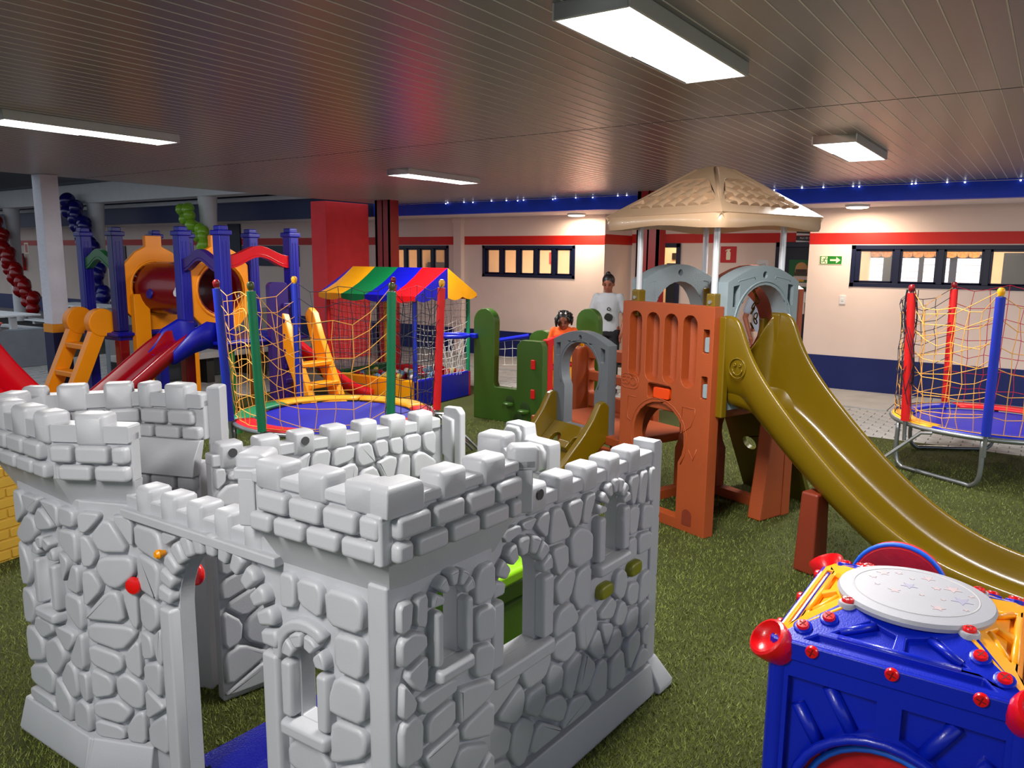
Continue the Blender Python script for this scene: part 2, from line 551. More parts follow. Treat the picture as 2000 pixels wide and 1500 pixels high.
# painted bands
ti = [0]
def trim(a, b, m):
    ti[0] += 1
    o = MB().box(a, b).build('trim_%d' % ti[0], m, smooth=False); tag(o, kind='structure')
e = .006
for x0, x1 in ((-40, -9.2), (-8.98, XC1)): trim((x0, YW - e, 2.015), (x1, YW, 2.165), M_redp)
trim((XC2, YW - e, 2.015), (8, YW, 2.165), M_redp)
trim((XC1, YR - e, 2.055), (XC2, YR, 2.205), M_redp)
trim((XC1, YW, 2.02), (XC1 + e, YR, 2.18), M_redp)
trim((XC2 - e, YW, 2.02), (XC2, YR, 2.18), M_redp)
trim((-40, YW - e, 0), (XC1, YW, .48), M_navy)
trim((XC2, YW - e, 0), (8, YW, .48), M_navy)
trim((XC1, YR - e, 0), (DA[0], YR, .48), M_navy); trim((DA[1], YR - e, 0), (DB[0], YR, .48), M_navy)
# downpipe column
pp = MB().box((-9.17, YW - .10, 0.0), (-8.99, YW, ZS - .04)).box((-9.19, YW - .12, ZS - .10), (-8.97, YW, ZS)).build('wall_pilaster', M_wall, bevel=.004); tag(pp, kind='structure')

# windows
wi = [0]
M_glass = mat('window_glass', (210, 220, 225), rough=0.05, var=0, alpha=0.12)
def window(W, ncell, first=.06, lab=None):
    wi[0] += 1
    t = empty('window_%d' % wi[0]); tag(t, lab, kind='structure')
    x0, x1, z0, z1 = W
    b = .055
    mb = MB().box((x0, YW - .012, z0), (x1, YW + .06, z0 + b)).box((x0, YW - .012, z1 - b), (x1, YW + .06, z1))
    mb.box((x0, YW - .012, z0), (x0 + b, YW + .06, z1)).box((x1 - b, YW - .012, z0), (x1, YW + .06, z1))
    mb.build('window_frame', M_frame, t, bevel=.004, seg=1)
    cw = (x1 - x0 - 2 * b) / ncell
    for i in range(ncell):
        a, c = x0 + b + i * cw, x0 + b + (i + 1) * cw
        if i: MB().box((a - .035, YW - .004, z0 + b), (a + .035, YW + .05, z1 - b)).build('mullion', M_frame, t, bevel=.003, seg=1)
        s = MB()
        q = .028
        s.box((a, YW + .012, z0 + b), (a + q + .035, YW + .04, z1 - b)).box((c - q - .035, YW + .012, z0 + b), (c, YW + .04, z1 - b))
        s.box((a, YW + .012, z0 + b), (c, YW + .04, z0 + b + q)).box((a, YW + .012, z1 - b - q), (c, YW + .04, z1 - b))
        s.build('sash', M_frame, t, bevel=.003, seg=1)
        MB().box((a + .02, YW + .022, z0 + b), (c - .02, YW + .027, z1 - b)).build('pane', M_glass, t, smooth=False)
window(W0, 4, lab='navy framed window behind the striped canopy')
window(W1, 5, lab='navy framed five pane window in the cream wall')
window(W2, 5, lab='wide navy framed window beside the exit sign')
# rooms behind the windows
def room(x0, x1, y1, m, nm):
    o = MB()
    y0 = YW + .2
    o.box((x0, y1, 0), (x1, y1 + .1, 2.9)).box((x0 - .1, y0, 0), (x0, y1, 2.9)).box((x1, y0, 0), (x1 + .1, y1, 2.9)).box((x0, y0, 2.6), (x1, y1, 2.7)).box((x0, y0, -.1), (x1, y1, 0.0))
    tag(o.build(nm, m, smooth=False), kind='structure')
room(-12.5, -6.3, 15.0, M_cream, 'wall_room')
room(-2.62, 4.0, 14.6, M_cream, 'wall_room')
# ------------------------------------------------------------------ stone castle playhouse
M_castle = mat('castle_plastic', (174, 175, 180), rough=0.42, var=0.035, scale=5, bump=0.06, bscale=180)
SD_RT = [(0.074,0.895),(0.147,0.887),(0.394,0.868),(0.391,0.748),(0.1,0.79),(0.125,0.713),(0.371,0.639),(0.192,0.626),(0.347,0.531),(0.059,0.667),(0.205,0.528),(0.092,0.533),(0.363,0.443),(0.218,0.439),(0.331,0.356)]
SD_RM = [(0.671,0.978),(0.598,0.945),(0.729,0.926),(0.841,0.907),(0.976,0.804),(0.834,0.788),(0.881,0.67),(0.994,0.63),(0.895,0.565),(0.899,0.449),(0.721,0.433),(0.55,0.459),(0.836,0.355),(0.937,0.337),(0.723,0.341),(0.596,0.369),(0.818,0.248),(0.646,0.242),(0.777,0.187),(0.533,0.275),(1.197,0.483),(1.167,0.397),(1.27,0.436),(1.24,0.338),(1.348,0.376),(1.117,0.378),(1.375,0.253),(1.265,0.228),(1.124,0.23),(1.331,0.924),(1.407,0.906),(1.485,0.897),(1.358,0.791),(1.445,0.778),(1.517,0.738),(1.348,0.667),(1.433,0.671),(1.518,0.605),(1.158,0.573),(1.381,0.587),(1.264,0.547),(1.359,0.494),(1.467,0.477),(1.485,0.366),(1.513,0.26),(1.459,0.165),(0.935,0.956),(1.027,0.933),(1.075,0.912)]
SD_FT = [(0.512,0.918),(0.378,0.865),(0.284,0.868),(0.167,0.868),(0.398,0.773),(0.406,0.616),(0.398,0.49),(0.424,0.378),(0.164,0.767),(0.17,0.619),(0.167,0.497),(0.313,0.392),(0.407,0.32)]
SD_FD = [(1.017,0.892),(0.907,0.927),(1.043,0.751),(1.069,0.611),(1.119,0.623)]
SD_FC = [(0.116,0.86),(-0.001,0.839),(0.106,0.752),(0.007,0.64),(0.117,0.616),(0.113,0.504),(0.133,0.416),(-0.013,0.477),(-0.018,0.363),(0.166,0.327),(0.078,0.332),(0.141,0.233),(-0.023,0.242),(0.155,0.143),(0.029,0.157)]
SD_FL = [(0.218,0.865),(0.328,0.816),(0.295,0.715),(0.097,0.72),(0.291,0.592),(0.287,0.468),(0.122,0.487),(0.357,0.363),(0.228,0.366),(0.054,0.698),(0.06,0.585),(0.314,0.232),(0.118,0.282),(0.179,0.205),(0.318,0.129),(0.223,0.082),(0.051,0.937),(0.169,0.94)]
SD_SI = [(0.097,0.958),(0.375,0.977),(0.457,0.956),(0.569,0.937),(0.686,0.925),(0.771,0.945),(0.839,0.951),(0.934,0.953),(0.798,0.856),(0.897,0.83),(0.584,0.861),(0.702,0.815),(0.085,0.872),(0.958,0.828),(0.014,0.961),(0.093,0.976),(0.378,0.971),(-0.056,0.939),(-0.014,0.568),(-0.023,0.405),(0.016,0.316),(-0.035,0.18),(0.067,0.142),(0.102,0.412),(-0.034,0.055),(0.115,0.044),(0.076,0.489),(0.166,0.298)]

castle = thing('castle_playhouse', 'light grey plastic castle playhouse moulded with stones, arches and battlements', 'playhouse', (-1.251, 1.292, 0), math.radians(86.5))
CAMC = Vector((-1.214, -1.328))
def cfr(A, B, z=0.0, flip=False):
    """frame on a castle face through plan points A, B; normal to the viewer's side unless flipped"""
    A, B = Vector(A), Vector(B)
    d = (B - A).normalized(); n = Vector((-d.y, d.x))
    if n.dot(CAMC - A) < 0: n = -n
    if flip: n = -n
    return Fr((A.x, A.y, z), (d.x, d.y, 0), (0, 0, 1), (n.x, n.y, 0)), (B - A).length

def clip_half(poly, p, nrm):
    """keep the side where (x-p).nrm <= 0"""
    out = []
    m = len(poly)
    for i in range(m):
        a, b = Vector(poly[i]), Vector(poly[(i + 1) % m])
        da, db = (a - p).dot(nrm), (b - p).dot(nrm)
        if da <= 0: out.append(tuple(a))
        if da * db < 0: out.append(tuple(a + (b - a) * (da / (da - db))))
    return out
def cells_of(seeds, bound, excl):
    res = []
    for i, s in enumerate(seeds):
        s = Vector(s)
        bad = False
        poly = list(bound)
        for j, q in enumerate(seeds):
            if i == j: continue
            q = Vector(q); d = q - s
            if d.length > 0.6 or d.length < 1e-6: continue
            poly = clip_half(poly, (s + q) / 2, d)
            if len(poly) < 3: break
        if len(poly) < 3: continue
        for ex in excl:
            m = len(ex); best = None
            ar = sum(ex[k][0] * ex[(k + 1) % m][1] - ex[(k + 1) % m][0] * ex[k][1] for k in range(m))
            for k in range(m):
                a, b = Vector(ex[k]), Vector(ex[(k + 1) % m])
                e = (b - a)
                if e.length < 1e-6: continue
                nn = Vector((e.y, -e.x)).normalized() * (1 if ar > 0 else -1)
                d = (s - a).dot(nn)
                if best is None or d > best[0]: best = (d, a, nn)
            if best[0] < 0.004: bad = True; break
            poly = clip_half(poly, best[1] + best[2] * .004, -best[2])
            if len(poly) < 3: break
        if bad or len(poly) < 3: continue
        res.append(poly)
    return res
def parea(p):
    return abs(sum(p[i][0] * p[(i + 1) % len(p)][1] - p[(i + 1) % len(p)][0] * p[i][1] for i in range(len(p)))) / 2
def fill_seeds(seeds, s0, t0, s1, t1, dmin, rng, tries=500):
    out = list(seeds)
    for _ in range(tries):
        q = (rng.uniform(s0, s1), rng.uniform(t0, t1))
        if all((q[0] - a[0]) ** 2 + (q[1] - a[1]) ** 2 > dmin * dmin for a in out): out.append(q)
    return out
rngc = random.Random(11)
def stones(fr, parent, seeds, bound, excl, h=.024, gap=.0065):
    s0, s1 = min(p[0] for p in bound), max(p[0] for p in bound); t0, t1 = min(p[1] for p in bound), max(p[1] for p in bound)
    seeds = [q for q in seeds if s0 < q[0] < s1 and t0 < q[1] < t1]
    seeds = fill_seeds(seeds, s0 + .01, t0 + .01, s1 - .01, t1 - .01, .105, rngc)
    for poly in cells_of(seeds, bound, excl):
        p = [q for k, q in enumerate(poly) if (Vector(q) - Vector(poly[k - 1])).length > .012]
        if len(p) < 3 or parea(p) < .0012: continue
        p = inset(p, gap)
        per = sum((Vector(p[k]) - Vector(p[k - 1])).length for k in range(len(p)))
        if parea(p) < .0010 or parea(p) / per < .0085 or parea(p) > parea(poly): continue
        p = chaikin(p, 1, .18)
        MB().stone(fr, p, h * rngc.uniform(.85, 1.15), min(.012, .38 * parea(p) / per)).build('stone', M_castle, parent, smooth='full')
def block(fr, parent, s0, t0, s1, t1, h=.03, b=.010, name='brick', r=.012, n0=0.0):
    MB().stone(fr, rrect(s0, t0, s1, t1, r, 2), h, b, n0).build(name, M_castle, parent, smooth='full')
def voussoirs(fr, parent, c, ts, r0, r1, n, h=.034, a0=0.0, a1=PI, ry=1.0):
    for i in range(n):
        u0, u1 = a0 + (a1 - a0) * i / n, a0 + (a1 - a0) * (i + 1) / n
        g = .006 / r1
        u0 += g; u1 -= g
        um = (u0 + u1) / 2
        p = [(c + r0 * math.cos(u0), ts + r0 * ry * math.sin(u0)), (c + r1 * math.cos(u0), ts + r1 * ry * math.sin(u0)),
             (c + r1 * 1.02 * math.cos(um), ts + r1 * 1.02 * ry * math.sin(um)),
             (c + r1 * math.cos(u1), ts + r1 * ry * math.sin(u1)), (c + r0 * math.cos(u1), ts + r0 * ry * math.sin(u1))]
        MB().stone(fr, chaikin(p, 1, .14), h, min(.010, .15 * (r1 - r0), .30 * r0 * (u1 - u0))).build('arch_stone', M_castle, parent, smooth='full')
def win_hole(c, w, t0, ts): return archp(c - w / 2, c + w / 2, t0, ts, 8)
def win_surround(fr, parent, c, w, t0, ts, jw, rw, nv, sill=.045, over=.03):
    block(fr, parent, c - w / 2 - jw, t0 + .004, c - w / 2 - .002, ts - .01, .036, .009, 'jamb')
    block(fr, parent, c + w / 2 + .002, t0 + .004, c + w / 2 + jw, ts - .01, .036, .009, 'jamb')
    voussoirs(fr, parent, c, ts, w / 2 + .001, w / 2 + rw, nv)
    block(fr, parent, c - w / 2 - over, t0 - sill, c + w / 2 + over, t0 - .002, .048, .011, 'sill')
def ex_rect(s0, t0, s1, t1): return [(s0, t0), (s1, t0), (s1, t1), (s0, t1)]
def ex_arch(c, w, t0, ts, jw, rw, sill=.05):
    R_ = w / 2 + rw + .008
    a = max(w / 2 + jw, 0) + .008
    return [(c - a, t0 - sill), (c + a, t0 - sill), (c + a, ts)] + [(c + R_ * math.cos(PI * k / 6), ts + R_ * math.sin(PI * k / 6)) for k in range(1, 6)] + [(c - a, ts)]
def skirt(parent, A, B, ext0=0.0, ext1=0.0, out=.055, z1=.125, flip=False):
    fr, L = cfr(A, B, 0, flip)
    prof = [(-.02, 0.0), (out, 0.0), (out + .004, .02), (.030, z1), (-.02, z1 + .004)]
    MB().loft([[fr.p(-ext0, t, n) for n, t in prof], [fr.p(L + ext1, t, n) for n, t in prof]]).build('skirt', M_castle, parent, bevel=.006)
TH = .055
def merlons(fr, parent, L, ztop, zlow, zbase, first, w, gap, thick=.088, n=None, nc=-.026, corner0=True):
    """battlement row: a low band and square-topped blocks"""
    MB().plate(fr, [(0, zbase), (L, zbase), (L, zlow), (0, zlow)], (), .012, -.062).build('parapet', M_castle, parent, bevel=.008)
    s = first; k = 0
    while s + w * .5 < L and (n is None or k < n):
        e = min(s + w, L)
        a = max(s, 0)
        mb = MB()
        p = rrect(a, zbase - .012, e, ztop, .013, 2)
        q = Fr(fr.p(0, 0, nc), fr.ex, fr.ey, fr.en)
        rings = []
        for hh, ins in ((-.5, .012), (-.40, .003), (-.32, 0), (.32, 0), (.40, .003), (.5, .012)):
            rings.append([q.p(x, t, hh * thick) for x, t in (inset(p, ins) if ins else p)])
        mb.loft(rings).build('merlon', M_castle, parent, smooth='full')
        s += w + gap; k += 1
def bricks(fr, parent, L, rows, w=.125, h=.03, off=0.0):
    for r, (z0, z1) in enumerate(rows):
        s = -w * (.5 if (r % 2) else .0) + off
        while s < L - .03:
            a, b = max(s + .006, .006), min(s + w - .006, L - .006)
            if b - a > .025: block(fr, parent, a, z0, b, z1, h, .010)
            s += w
def battlement(name, pts, ztop, inner=(), zs=(.94, 1.06), over=.06, w=.105, gap=.06, first=0.0, seg_first=None, nocorbel=()):
    """overhanging tower top along a plan polyline (outer faces)"""
    part = empty(name); part.parent = castle
    for i in range(len(pts) - 1):
        A, B = Vector(pts[i]), Vector(pts[i + 1])
        fl = i in inner
        fr, L = cfr(A, B, 0, flip=fl)
        MB().plate(fr, [(0, zs[1]), (L, zs[1]), (L, ztop - .06), (0, ztop - .06)], (), 0, -.05).build('tower_wall', M_castle, part, bevel=.006)
        rows = [(zs[1] + .004, zs[1] + .056), (zs[1] + .064, zs[1] + .122)]
        bricks(fr, part, L, rows, off=-.03 * i)
        if fl:   # seen from within: bricks there too
            fi = Fr(fr.p(0, 0, -.05), fr.ex, fr.ey, -fr.en)
            bricks(fi, part, L, rows, off=-.05)
        merlons(fr, part, L, ztop, ztop - .036, zs[1] + .130, (seg_first or {}).get(i, first), w, gap)
        # corbel: its lower edge is drawn in, mitred where faces meet
        if i not in nocorbel:
            def turn(k):
                if k <= 0 or k >= len(pts) - 1: return over * .5
                d0, d1 = (Vector(pts[k]) - Vector(pts[k - 1])).normalized(), (Vector(pts[k + 1]) - Vector(pts[k])).normalized()
                return over * math.tan(d0.angle(d1) / 2)
            s0_, s1__ = turn(i), turn(i + 1)
            fo = [fr.p(0, zs[1] + .002, .0), fr.p(0, zs[1] + .002, -.05), fr.p(s0_, zs[0], -over - .02), fr.p(s0_, zs[0], -over)]
            fo2 = [fr.p(L, zs[1] + .002, .0), fr.p(L, zs[1] + .002, -.05), fr.p(L - s1__, zs[0], -over - .02), fr.p(L - s1__, zs[0], -over)]
            MB().loft([fo, fo2]).build('corbel', M_castle, part)
    return part
def wall_part(name, A, B, z0, z1, holes=(), thick=TH, flip=False, s0=0.0, s1=None):
    fr, L = cfr(A, B, 0, flip)
    s1 = L if s1 is None else s1
    o = MB().plate(fr, [(s0, z0), (s1, z0), (s1, z1), (s0, z1)], holes, 0, -thick).build(name, M_castle, castle, bevel=.005)
    return o, fr, L

# right tower face
A, B = (.05, .05), (.45, .05)
fr0 = Fr((0, .05, 0), (1, 0, 0), (0, 0, 1), (0, -1, 0))
wc, ww, wt, ws = .255, .085, .70, .875
o = MB().plate(fr0, [(.05, 0), (.45, 0), (.45, .98), (.05, .98)], [win_hole(wc, ww, wt, ws)], 0, -TH).build('wall_panel', M_castle, castle, bevel=.005)
stones(fr0, o, SD_RT, ex_rect(.052, .13, .448, .935), [ex_arch(wc, ww, wt, ws, .035, .045)])
win_surround(fr0, o, wc, ww, wt, ws, .034, .045, 5)
skirt(o, (.05, .05), (.45, .05))
# right wall
fr1 = Fr((0, .10, 0), (1, 0, 0), (0, 0, 1), (0, -1, 0))
c1, w1, t1, s1_ = .635, .20, .545, .775
c3, w3, t3, s3 = 1.185, .125, .70, .885
o = MB().plate(fr1, [(.40, 0), (1.52, 0), (1.52, 1.00), (.40, 1.00)], [win_hole(c1, w1, t1, s1_), win_hole(c3, w3, t3, s3)], 0, -TH).build('wall_panel', M_castle, castle, bevel=.005)
OV = [(1.155, .572), (1.375, .590)]
stones(fr1, o, SD_RM, ex_rect(.452, .13, 1.515, .985), [ex_arch(c1, w1, t1, s1_, .065, .06), ex_arch(c3, w3, t3, s3, .05, .055)] + [ex_rect(x - .05, z - .034, x + .05, z + .034) for x, z in OV])
win_surround(fr1, o, c1, w1, t1, s1_, .062, .058, 7, .06, .06)
win_surround(fr1, o, c3, w3, t3, s3, .048, .052, 7, .05, .05)
M_olive_oval = plastic('olive_plastic_peg', (122, 122, 40))
for x, z in OV:
    MB().stone(fr1, chaikin(rrect(x - .046, z - .029, x + .046, z + .029, .02, 2), 1), .03, .012).build('peg', M_olive_oval, o, smooth='full')
skirt(o, (.45, .10), (1.52, .10))
merlons(Fr((.42, .10, 0), (1, 0, 0), (0, 0, 1), (0, -1, 0)), o, 1.08, 1.085, 1.045, .995, .10, .10, .055)
M_hole = mat('dark_bore', (60, 60, 62), rough=.6)
MB().lathe([(.018, 0), (.018, .004)], (.42 + .10 + .155 + .05, .10 - .0195, 1.05), 12, (0, -1, 0)).build('bore', M_hole, o)
# end post with notches
o = MB().plate(Fr((0, .09, 0), (1, 0, 0), (0, 0, 1), (0, -1, 0)), [(1.515, .12), (1.585, .12), (1.585, .26), (1.578, .27), (1.585, .28), (1.585, .48), (1.577, .49), (1.585, .50), (1.585, .74), (1.578, .75), (1.585, .76), (1.585, 1.06), (1.57, 1.075), (1.515, 1.075)], (), 0, -.10).build('end_post', M_castle, castle, bevel=.008)
MB().loft([[(1.51, .02, 0), (1.63, .02, 0), (1.63, .22, 0), (1.51, .22, 0)], [(1.51, .02, .03), (1.632, .018, .03), (1.63, .22, .03), (1.51, .22, .03)], [(1.513, .085, .14), (1.588, .085, .14), (1.588, .195, .14), (1.513, .195, .14)]]).build('foot', M_castle, o, bevel=.012)

# front: near tower face, door wall
FE = Vector((-.087, .996)).normalized()
FA = Vector((.05, .05))
def fp(s): return FA + FE * s
frf, _ = cfr(fp(0), fp(1))
wc, ww, wt, ws = .300, .095, .50, .685
dc, dr, dsp = .690, .217, .690
hole_door = [(dc - dr, 0.0), (dc - dr, dsp)] + [(dc - dr * math.cos(PI * k / 12), dsp + dr * math.sin(PI * k / 12)) for k in range(1, 12)] + [(dc + dr, dsp), (dc + dr, 0.0)]
out = [(0, 0)] + hole_door + [(1.135, 0), (1.135, .985), (.44, .985), (.0, .985)]
o = MB().plate(frf, out, [win_hole(wc, ww, wt, ws)], 0, -TH).build('front_panel', M_castle, castle, bevel=.005)
ed = [(dc - dr - .072, 0), (dc + dr + .072, 0), (dc + dr + .072, dsp)] + [(dc + (dr + .078) * math.cos(PI * k / 8), dsp + (dr + .078) * math.sin(PI * k / 8)) for k in range(1, 8)] + [(dc - dr - .072, dsp)]
stones(frf, o, SD_FT, ex_rect(.075, .02, .405, .935), [ex_arch(wc, ww, wt, ws, .045, .095), ed])
stones(frf, o, SD_FD, ex_rect(.405, .12, 1.115, .935), [ed])
win_surround(frf, o, wc, ww, wt, ws, .045, .042, 4, .05, .045)
arc = [(wc + (ww / 2 + .088) * math.cos(t), ws - .01 + (ww / 2 + .088) * math.sin(t)) for t in [2.3 * k / 9 - .1 for k in range(10)]] + [(wc + (ww / 2 + .052) * math.cos(t), ws - .01 + (ww / 2 + .052) * math.sin(t)) for t in [2.3 * k / 9 - .1 for k in range(9, -1, -1)]]
MB().stone(frf, arc, .028, .009).build('hood_stone', M_castle, o, smooth='full')
voussoirs(frf, o, dc, dsp, dr + .002, dr + .068, 13)
for sgn in (-1, 1):
    MB().stone(frf, rrect(min(dc + sgn * dr + sgn * .002, dc + sgn * (dr + .066)), .0, max(dc + sgn * dr + sgn * .002, dc + sgn * (dr + .066)), dsp - .012, .012, 2), .036, .009).build('door_jamb', M_castle, o, smooth='full')
MB().plate(frf, [(-.005, 0), (.062, 0), (.062, .98), (-.005, .98)], (), .022, -.06).build('corner_post', M_castle, o, bevel=.008)
merlons(Fr((fp(.40).x, fp(.40).y, 0), (FE.x, FE.y, 0), (0, 0, 1), (-FE.y, FE.x, 0)), o, .76, 1.055, 1.015, .965, .07, .085, .05)
MB().plate(Fr(tuple(fp(0)) + (0,), (FE.x, FE.y, 0), (0, 0, 1), (-FE.y, FE.x, 0)), [(.40, .94), (1.16, .94), (1.16, .972), (.40, .972)], (), .035, -.06).build('ledge', M_castle, o, bevel=.006)
M_redk = plastic('red_knob', (214, 18, 22), .3, .3)
M_yel_s = plastic('yellow_peg', (236, 160, 20))
# left tower walls
LT = [fp(1.115), Vector((-.145, 1.36)), Vector((-.18, 1.79)), Vector((-.02, 1.96)), Vector((.30, 1.80)), Vector((.42, 1.52))]
o, frc, Lc = wall_part('wall_panel', LT[0], LT[1], 0, .98)
stones(frc, o, SD_FC, ex_rect(.003, .12, Lc + .0, .955), [])
skirt(o, LT[0], LT[1], 0.02, .02)
MB().lathe([(.030, 0), (.030, .006), (.026, .014), (.012, .018)], frc.p(.012, .71, .022), 16, frc.en).build('knob', M_redk, o)
frl, Ll = cfr(LT[1], LT[2])
lc, lw, lt, ls = .215, .075, .55, .735
o = MB().plate(frl, [(0, 0), (Ll, 0), (Ll, .98), (0, .98)], [win_hole(lc, lw, lt, ls)], 0, -TH).build('wall_panel', M_castle, castle, bevel=.005)
stones(frl, o, SD_FL, ex_rect(.003, .12, Ll, .955), [ex_arch(lc, lw, lt, ls, .04, .045)])
win_surround(frl, o, lc, lw, lt, ls, .038, .044, 4)
skirt(o, LT[1], LT[2], .02, .03)
for k in (2, 3, 4):
    o, frk, Lk = wall_part('wall_panel', LT[k], LT[k + 1], 0, .98, flip=(k >= 2 and k != 2) or k == 2)
    fi = Fr(frk.p(0, 0, -TH), frk.ex, frk.ey, -frk.en)
    if k >= 3:
        MB().loft([[fi.p(x_, .93, .0), fi.p(x_, .93, .045), fi.p(x_, 1.0, .03), fi.p(x_, 1.065, -.01), fi.p(x_, 1.065, -.04)] for x_ in (0, Lk)]).build('inner_ledge', M_castle, o, bevel=.004)
        bricks(fi, o, Lk, [(.87, .925), (.80, .86), (.73, .79)], off=-.04)
battlement('near_battlement', [tuple(fp(.50) + Vector((.06, -.0))), tuple(fp(.505) + Vector((-.05, -.07))), (0.0, 0.0), (.50, 0.0), (.60, .12), (.585, .22)], 1.26, seg_first={0: .0, 1: .02, 2: .165, 3: -.03, 4: .0}, nocorbel=(0, 3, 4))
NB = bpy.data.objects['near_battlement']
corner = [(-.020, -.020), (.105, -.020), (.105, .066), (.066, .066), (.066, .085), (-.020, .085)]
cr_rings = []
for z_, ins_ in ((1.180, .004), (1.188, 0), (1.245, 0), (1.256, .004), (1.262, .014)):
    cr_rings.append([(x, y, z_) for x, y in (inset(corner, ins_) if ins_ else corner)])
MB().loft(cr_rings).build('corner_merlon', M_castle, NB, bevel=.005)
MB().box((-.026, -.002, 1.06), (.02, .055, 1.19)).build('corner_post', M_castle, NB, bevel=.008)
battlement('far_battlement', [(-.05, 1.16), (-.20, 1.39), (-.225, 1.86), (-.01, 2.03), (.335, 1.81), (.46, 1.545)], 1.285, inner=(2, 3, 4), seg_first={0: .08, 1: -.02, 2: .05, 3: .09, 4: -.04}, nocorbel=(2, 3, 4))
# plain flange closing the far battlement
fre, _ = cfr((.455, 1.555), (.49, 1.51))
MB().plate(fre, [(0, .86), (.055, .86), (.055, 1.275), (0, 1.275)], (), .02, -.06).build('flange', M_castle, castle, bevel=.01)
# side wall seen from within
SA, SB = Vector((.35, 1.38)), Vector((1.46, 1.20))
o, frs, Ls = wall_part('wall_panel', SA, SB, 0, 1.0)
stones(frs, o, SD_SI, ex_rect(-.0, .02, Ls - .05, .985), [])
merlons(frs, o, Ls - .02, 1.075, 1.035, .985, .03, .10, .055)
for s in (.08, .39):
    MB().lathe([(.018, 0), (.018, .004)], frs.p(s, 1.035, .0185), 12, frs.en).build('bore', M_hole, o)
fe_, Le = cfr(SB, SB + Vector((.02, -.10)))
o = MB().plate(fe_, [(0, 0), (Le, 0), (Le, 1.06), (Le - .02, 1.085), (0, 1.085)], (), 0, -.05).build('end_post', M_castle, castle, bevel=.012)
MB().stone(fe_, [(.004, .86), (Le - .035, .80), (Le - .035, 1.03), (.004, 1.05)], .02, .01).build('stone', M_castle, o, smooth='full')
MB().stone(fe_, [(.004, .55), (Le - .03, .60), (Le - .03, .77), (.004, .82)], .02, .01).build('stone', M_castle, o, smooth='full')
# free rear post between the two openings
RA, RB = Vector((1.40, .77)), Vector((1.36, .50))
frr, Lr = cfr(RA, RB)
o = MB().plate(frr, [(0, 0), (Lr, 0), (Lr, 1.00), (Lr - .005, 1.03), (.13, 1.03), (.12, 1.085), (.005, 1.085), (0, 1.06)], (), 0, -.08).build('rear_post', M_castle, castle, bevel=.012)
for p in ([(.012, .96), (.11, .97), (.115, 1.075), (.012, 1.075)], [(.13, .93), (.262, .90), (.262, 1.02), (.13, 1.02)], [(.012, .78), (.09, .74), (.13, .84), (.11, .95), (.012, .94)], [(.11, .74), (.262, .72), (.262, .89), (.14, .90)], [(.012, .56), (.13, .52), (.12, .72), (.012, .76)], [(.14, .50), (.262, .50), (.262, .70), (.14, .72)]):
    MB().stone(frr, chaikin(p, 1, .2), .02, .012).build('stone', M_castle, o, smooth='full')
# what stands inside the castle
M_lime = plastic('lime_plastic', (140, 190, 30))
M_green_in = plastic('green_plastic', (84, 120, 30))
# ------------------------------------------------------------------ brown play tower with golden slide
M_brown = plastic('terracotta_plastic', (158, 80, 38), .5, var=.07, bump=.22)
M_gold = plastic('ochre_plastic', (112, 92, 12), .27, .25)
M_garch = plastic('grey_plastic', (136, 150, 156), .5, var=.05, bump=.3)
M_beige = plastic('beige_plastic', (198, 164, 132), .3, .15)
M_pole = mat('white_pole', (226, 226, 230), rough=.3, var=.02, metal=.3)
M_bolt = mat('steel_bolt', (190, 190, 186), rough=.3, metal=.9, var=.05)
M_orange = plastic('orange_plastic', (226, 84, 18), .35)
A_ = .82
tower = thing('slide_tower', 'terracotta plastic play tower with beige tiled roof, grey arches and ochre slide', 'play tower', (-1.71, 4.67, 0), math.radians(70))
FP = Fr((0, 0, 0), (0, 1, 0), (0, 0, 1), (-1, 0, 0))        # front panel
FS = Fr((0, 0, 0), (1, 0, 0), (0, 0, 1), (0, -1, 0))        # slide face
FL_ = Fr((0, A_, 0), (1, 0, 0), (0, 0, 1), (0, 1, 0))       # far left face
FB = Fr((A_, 0, 0), (0, 1, 0), (0, 0, 1), (1, 0, 0))        # back face
def keyhole(c, cz, r, hw, z0, n=16):
    a = math.asin(min(1, hw / r))
    pts = [(c - hw, z0), (c + hw, z0)]
    for i in range(n + 1):
        t = -PI / 2 + a + (2 * PI - 2 * a) * i / n
        pts.append((c + r * math.cos(t), cz + r * math.sin(t)))
    return pts
kh = keyhole(.44, .60, .235, .19, .075)
slots = [rrect(.135 + i * .165, .97, .255 + i * .165, 1.44, .058, 4) for i in range(4)]
pegs = [(.032, 1.21, .082, 1.36), (.032, .915, .082, 1.06)]
red = (.335, .855, .555, .955)
holes = [kh] + slots + [rrect(*q, .006, 1) for q in pegs] + [rrect(*red, .015, 2)]
p = MB().plate(FP, [(-.0, .0), (A_, 0), (A_, 1.505), (-.0, 1.505)], holes, 0, -.09).build('front_panel', M_brown, tower, bevel=.012)
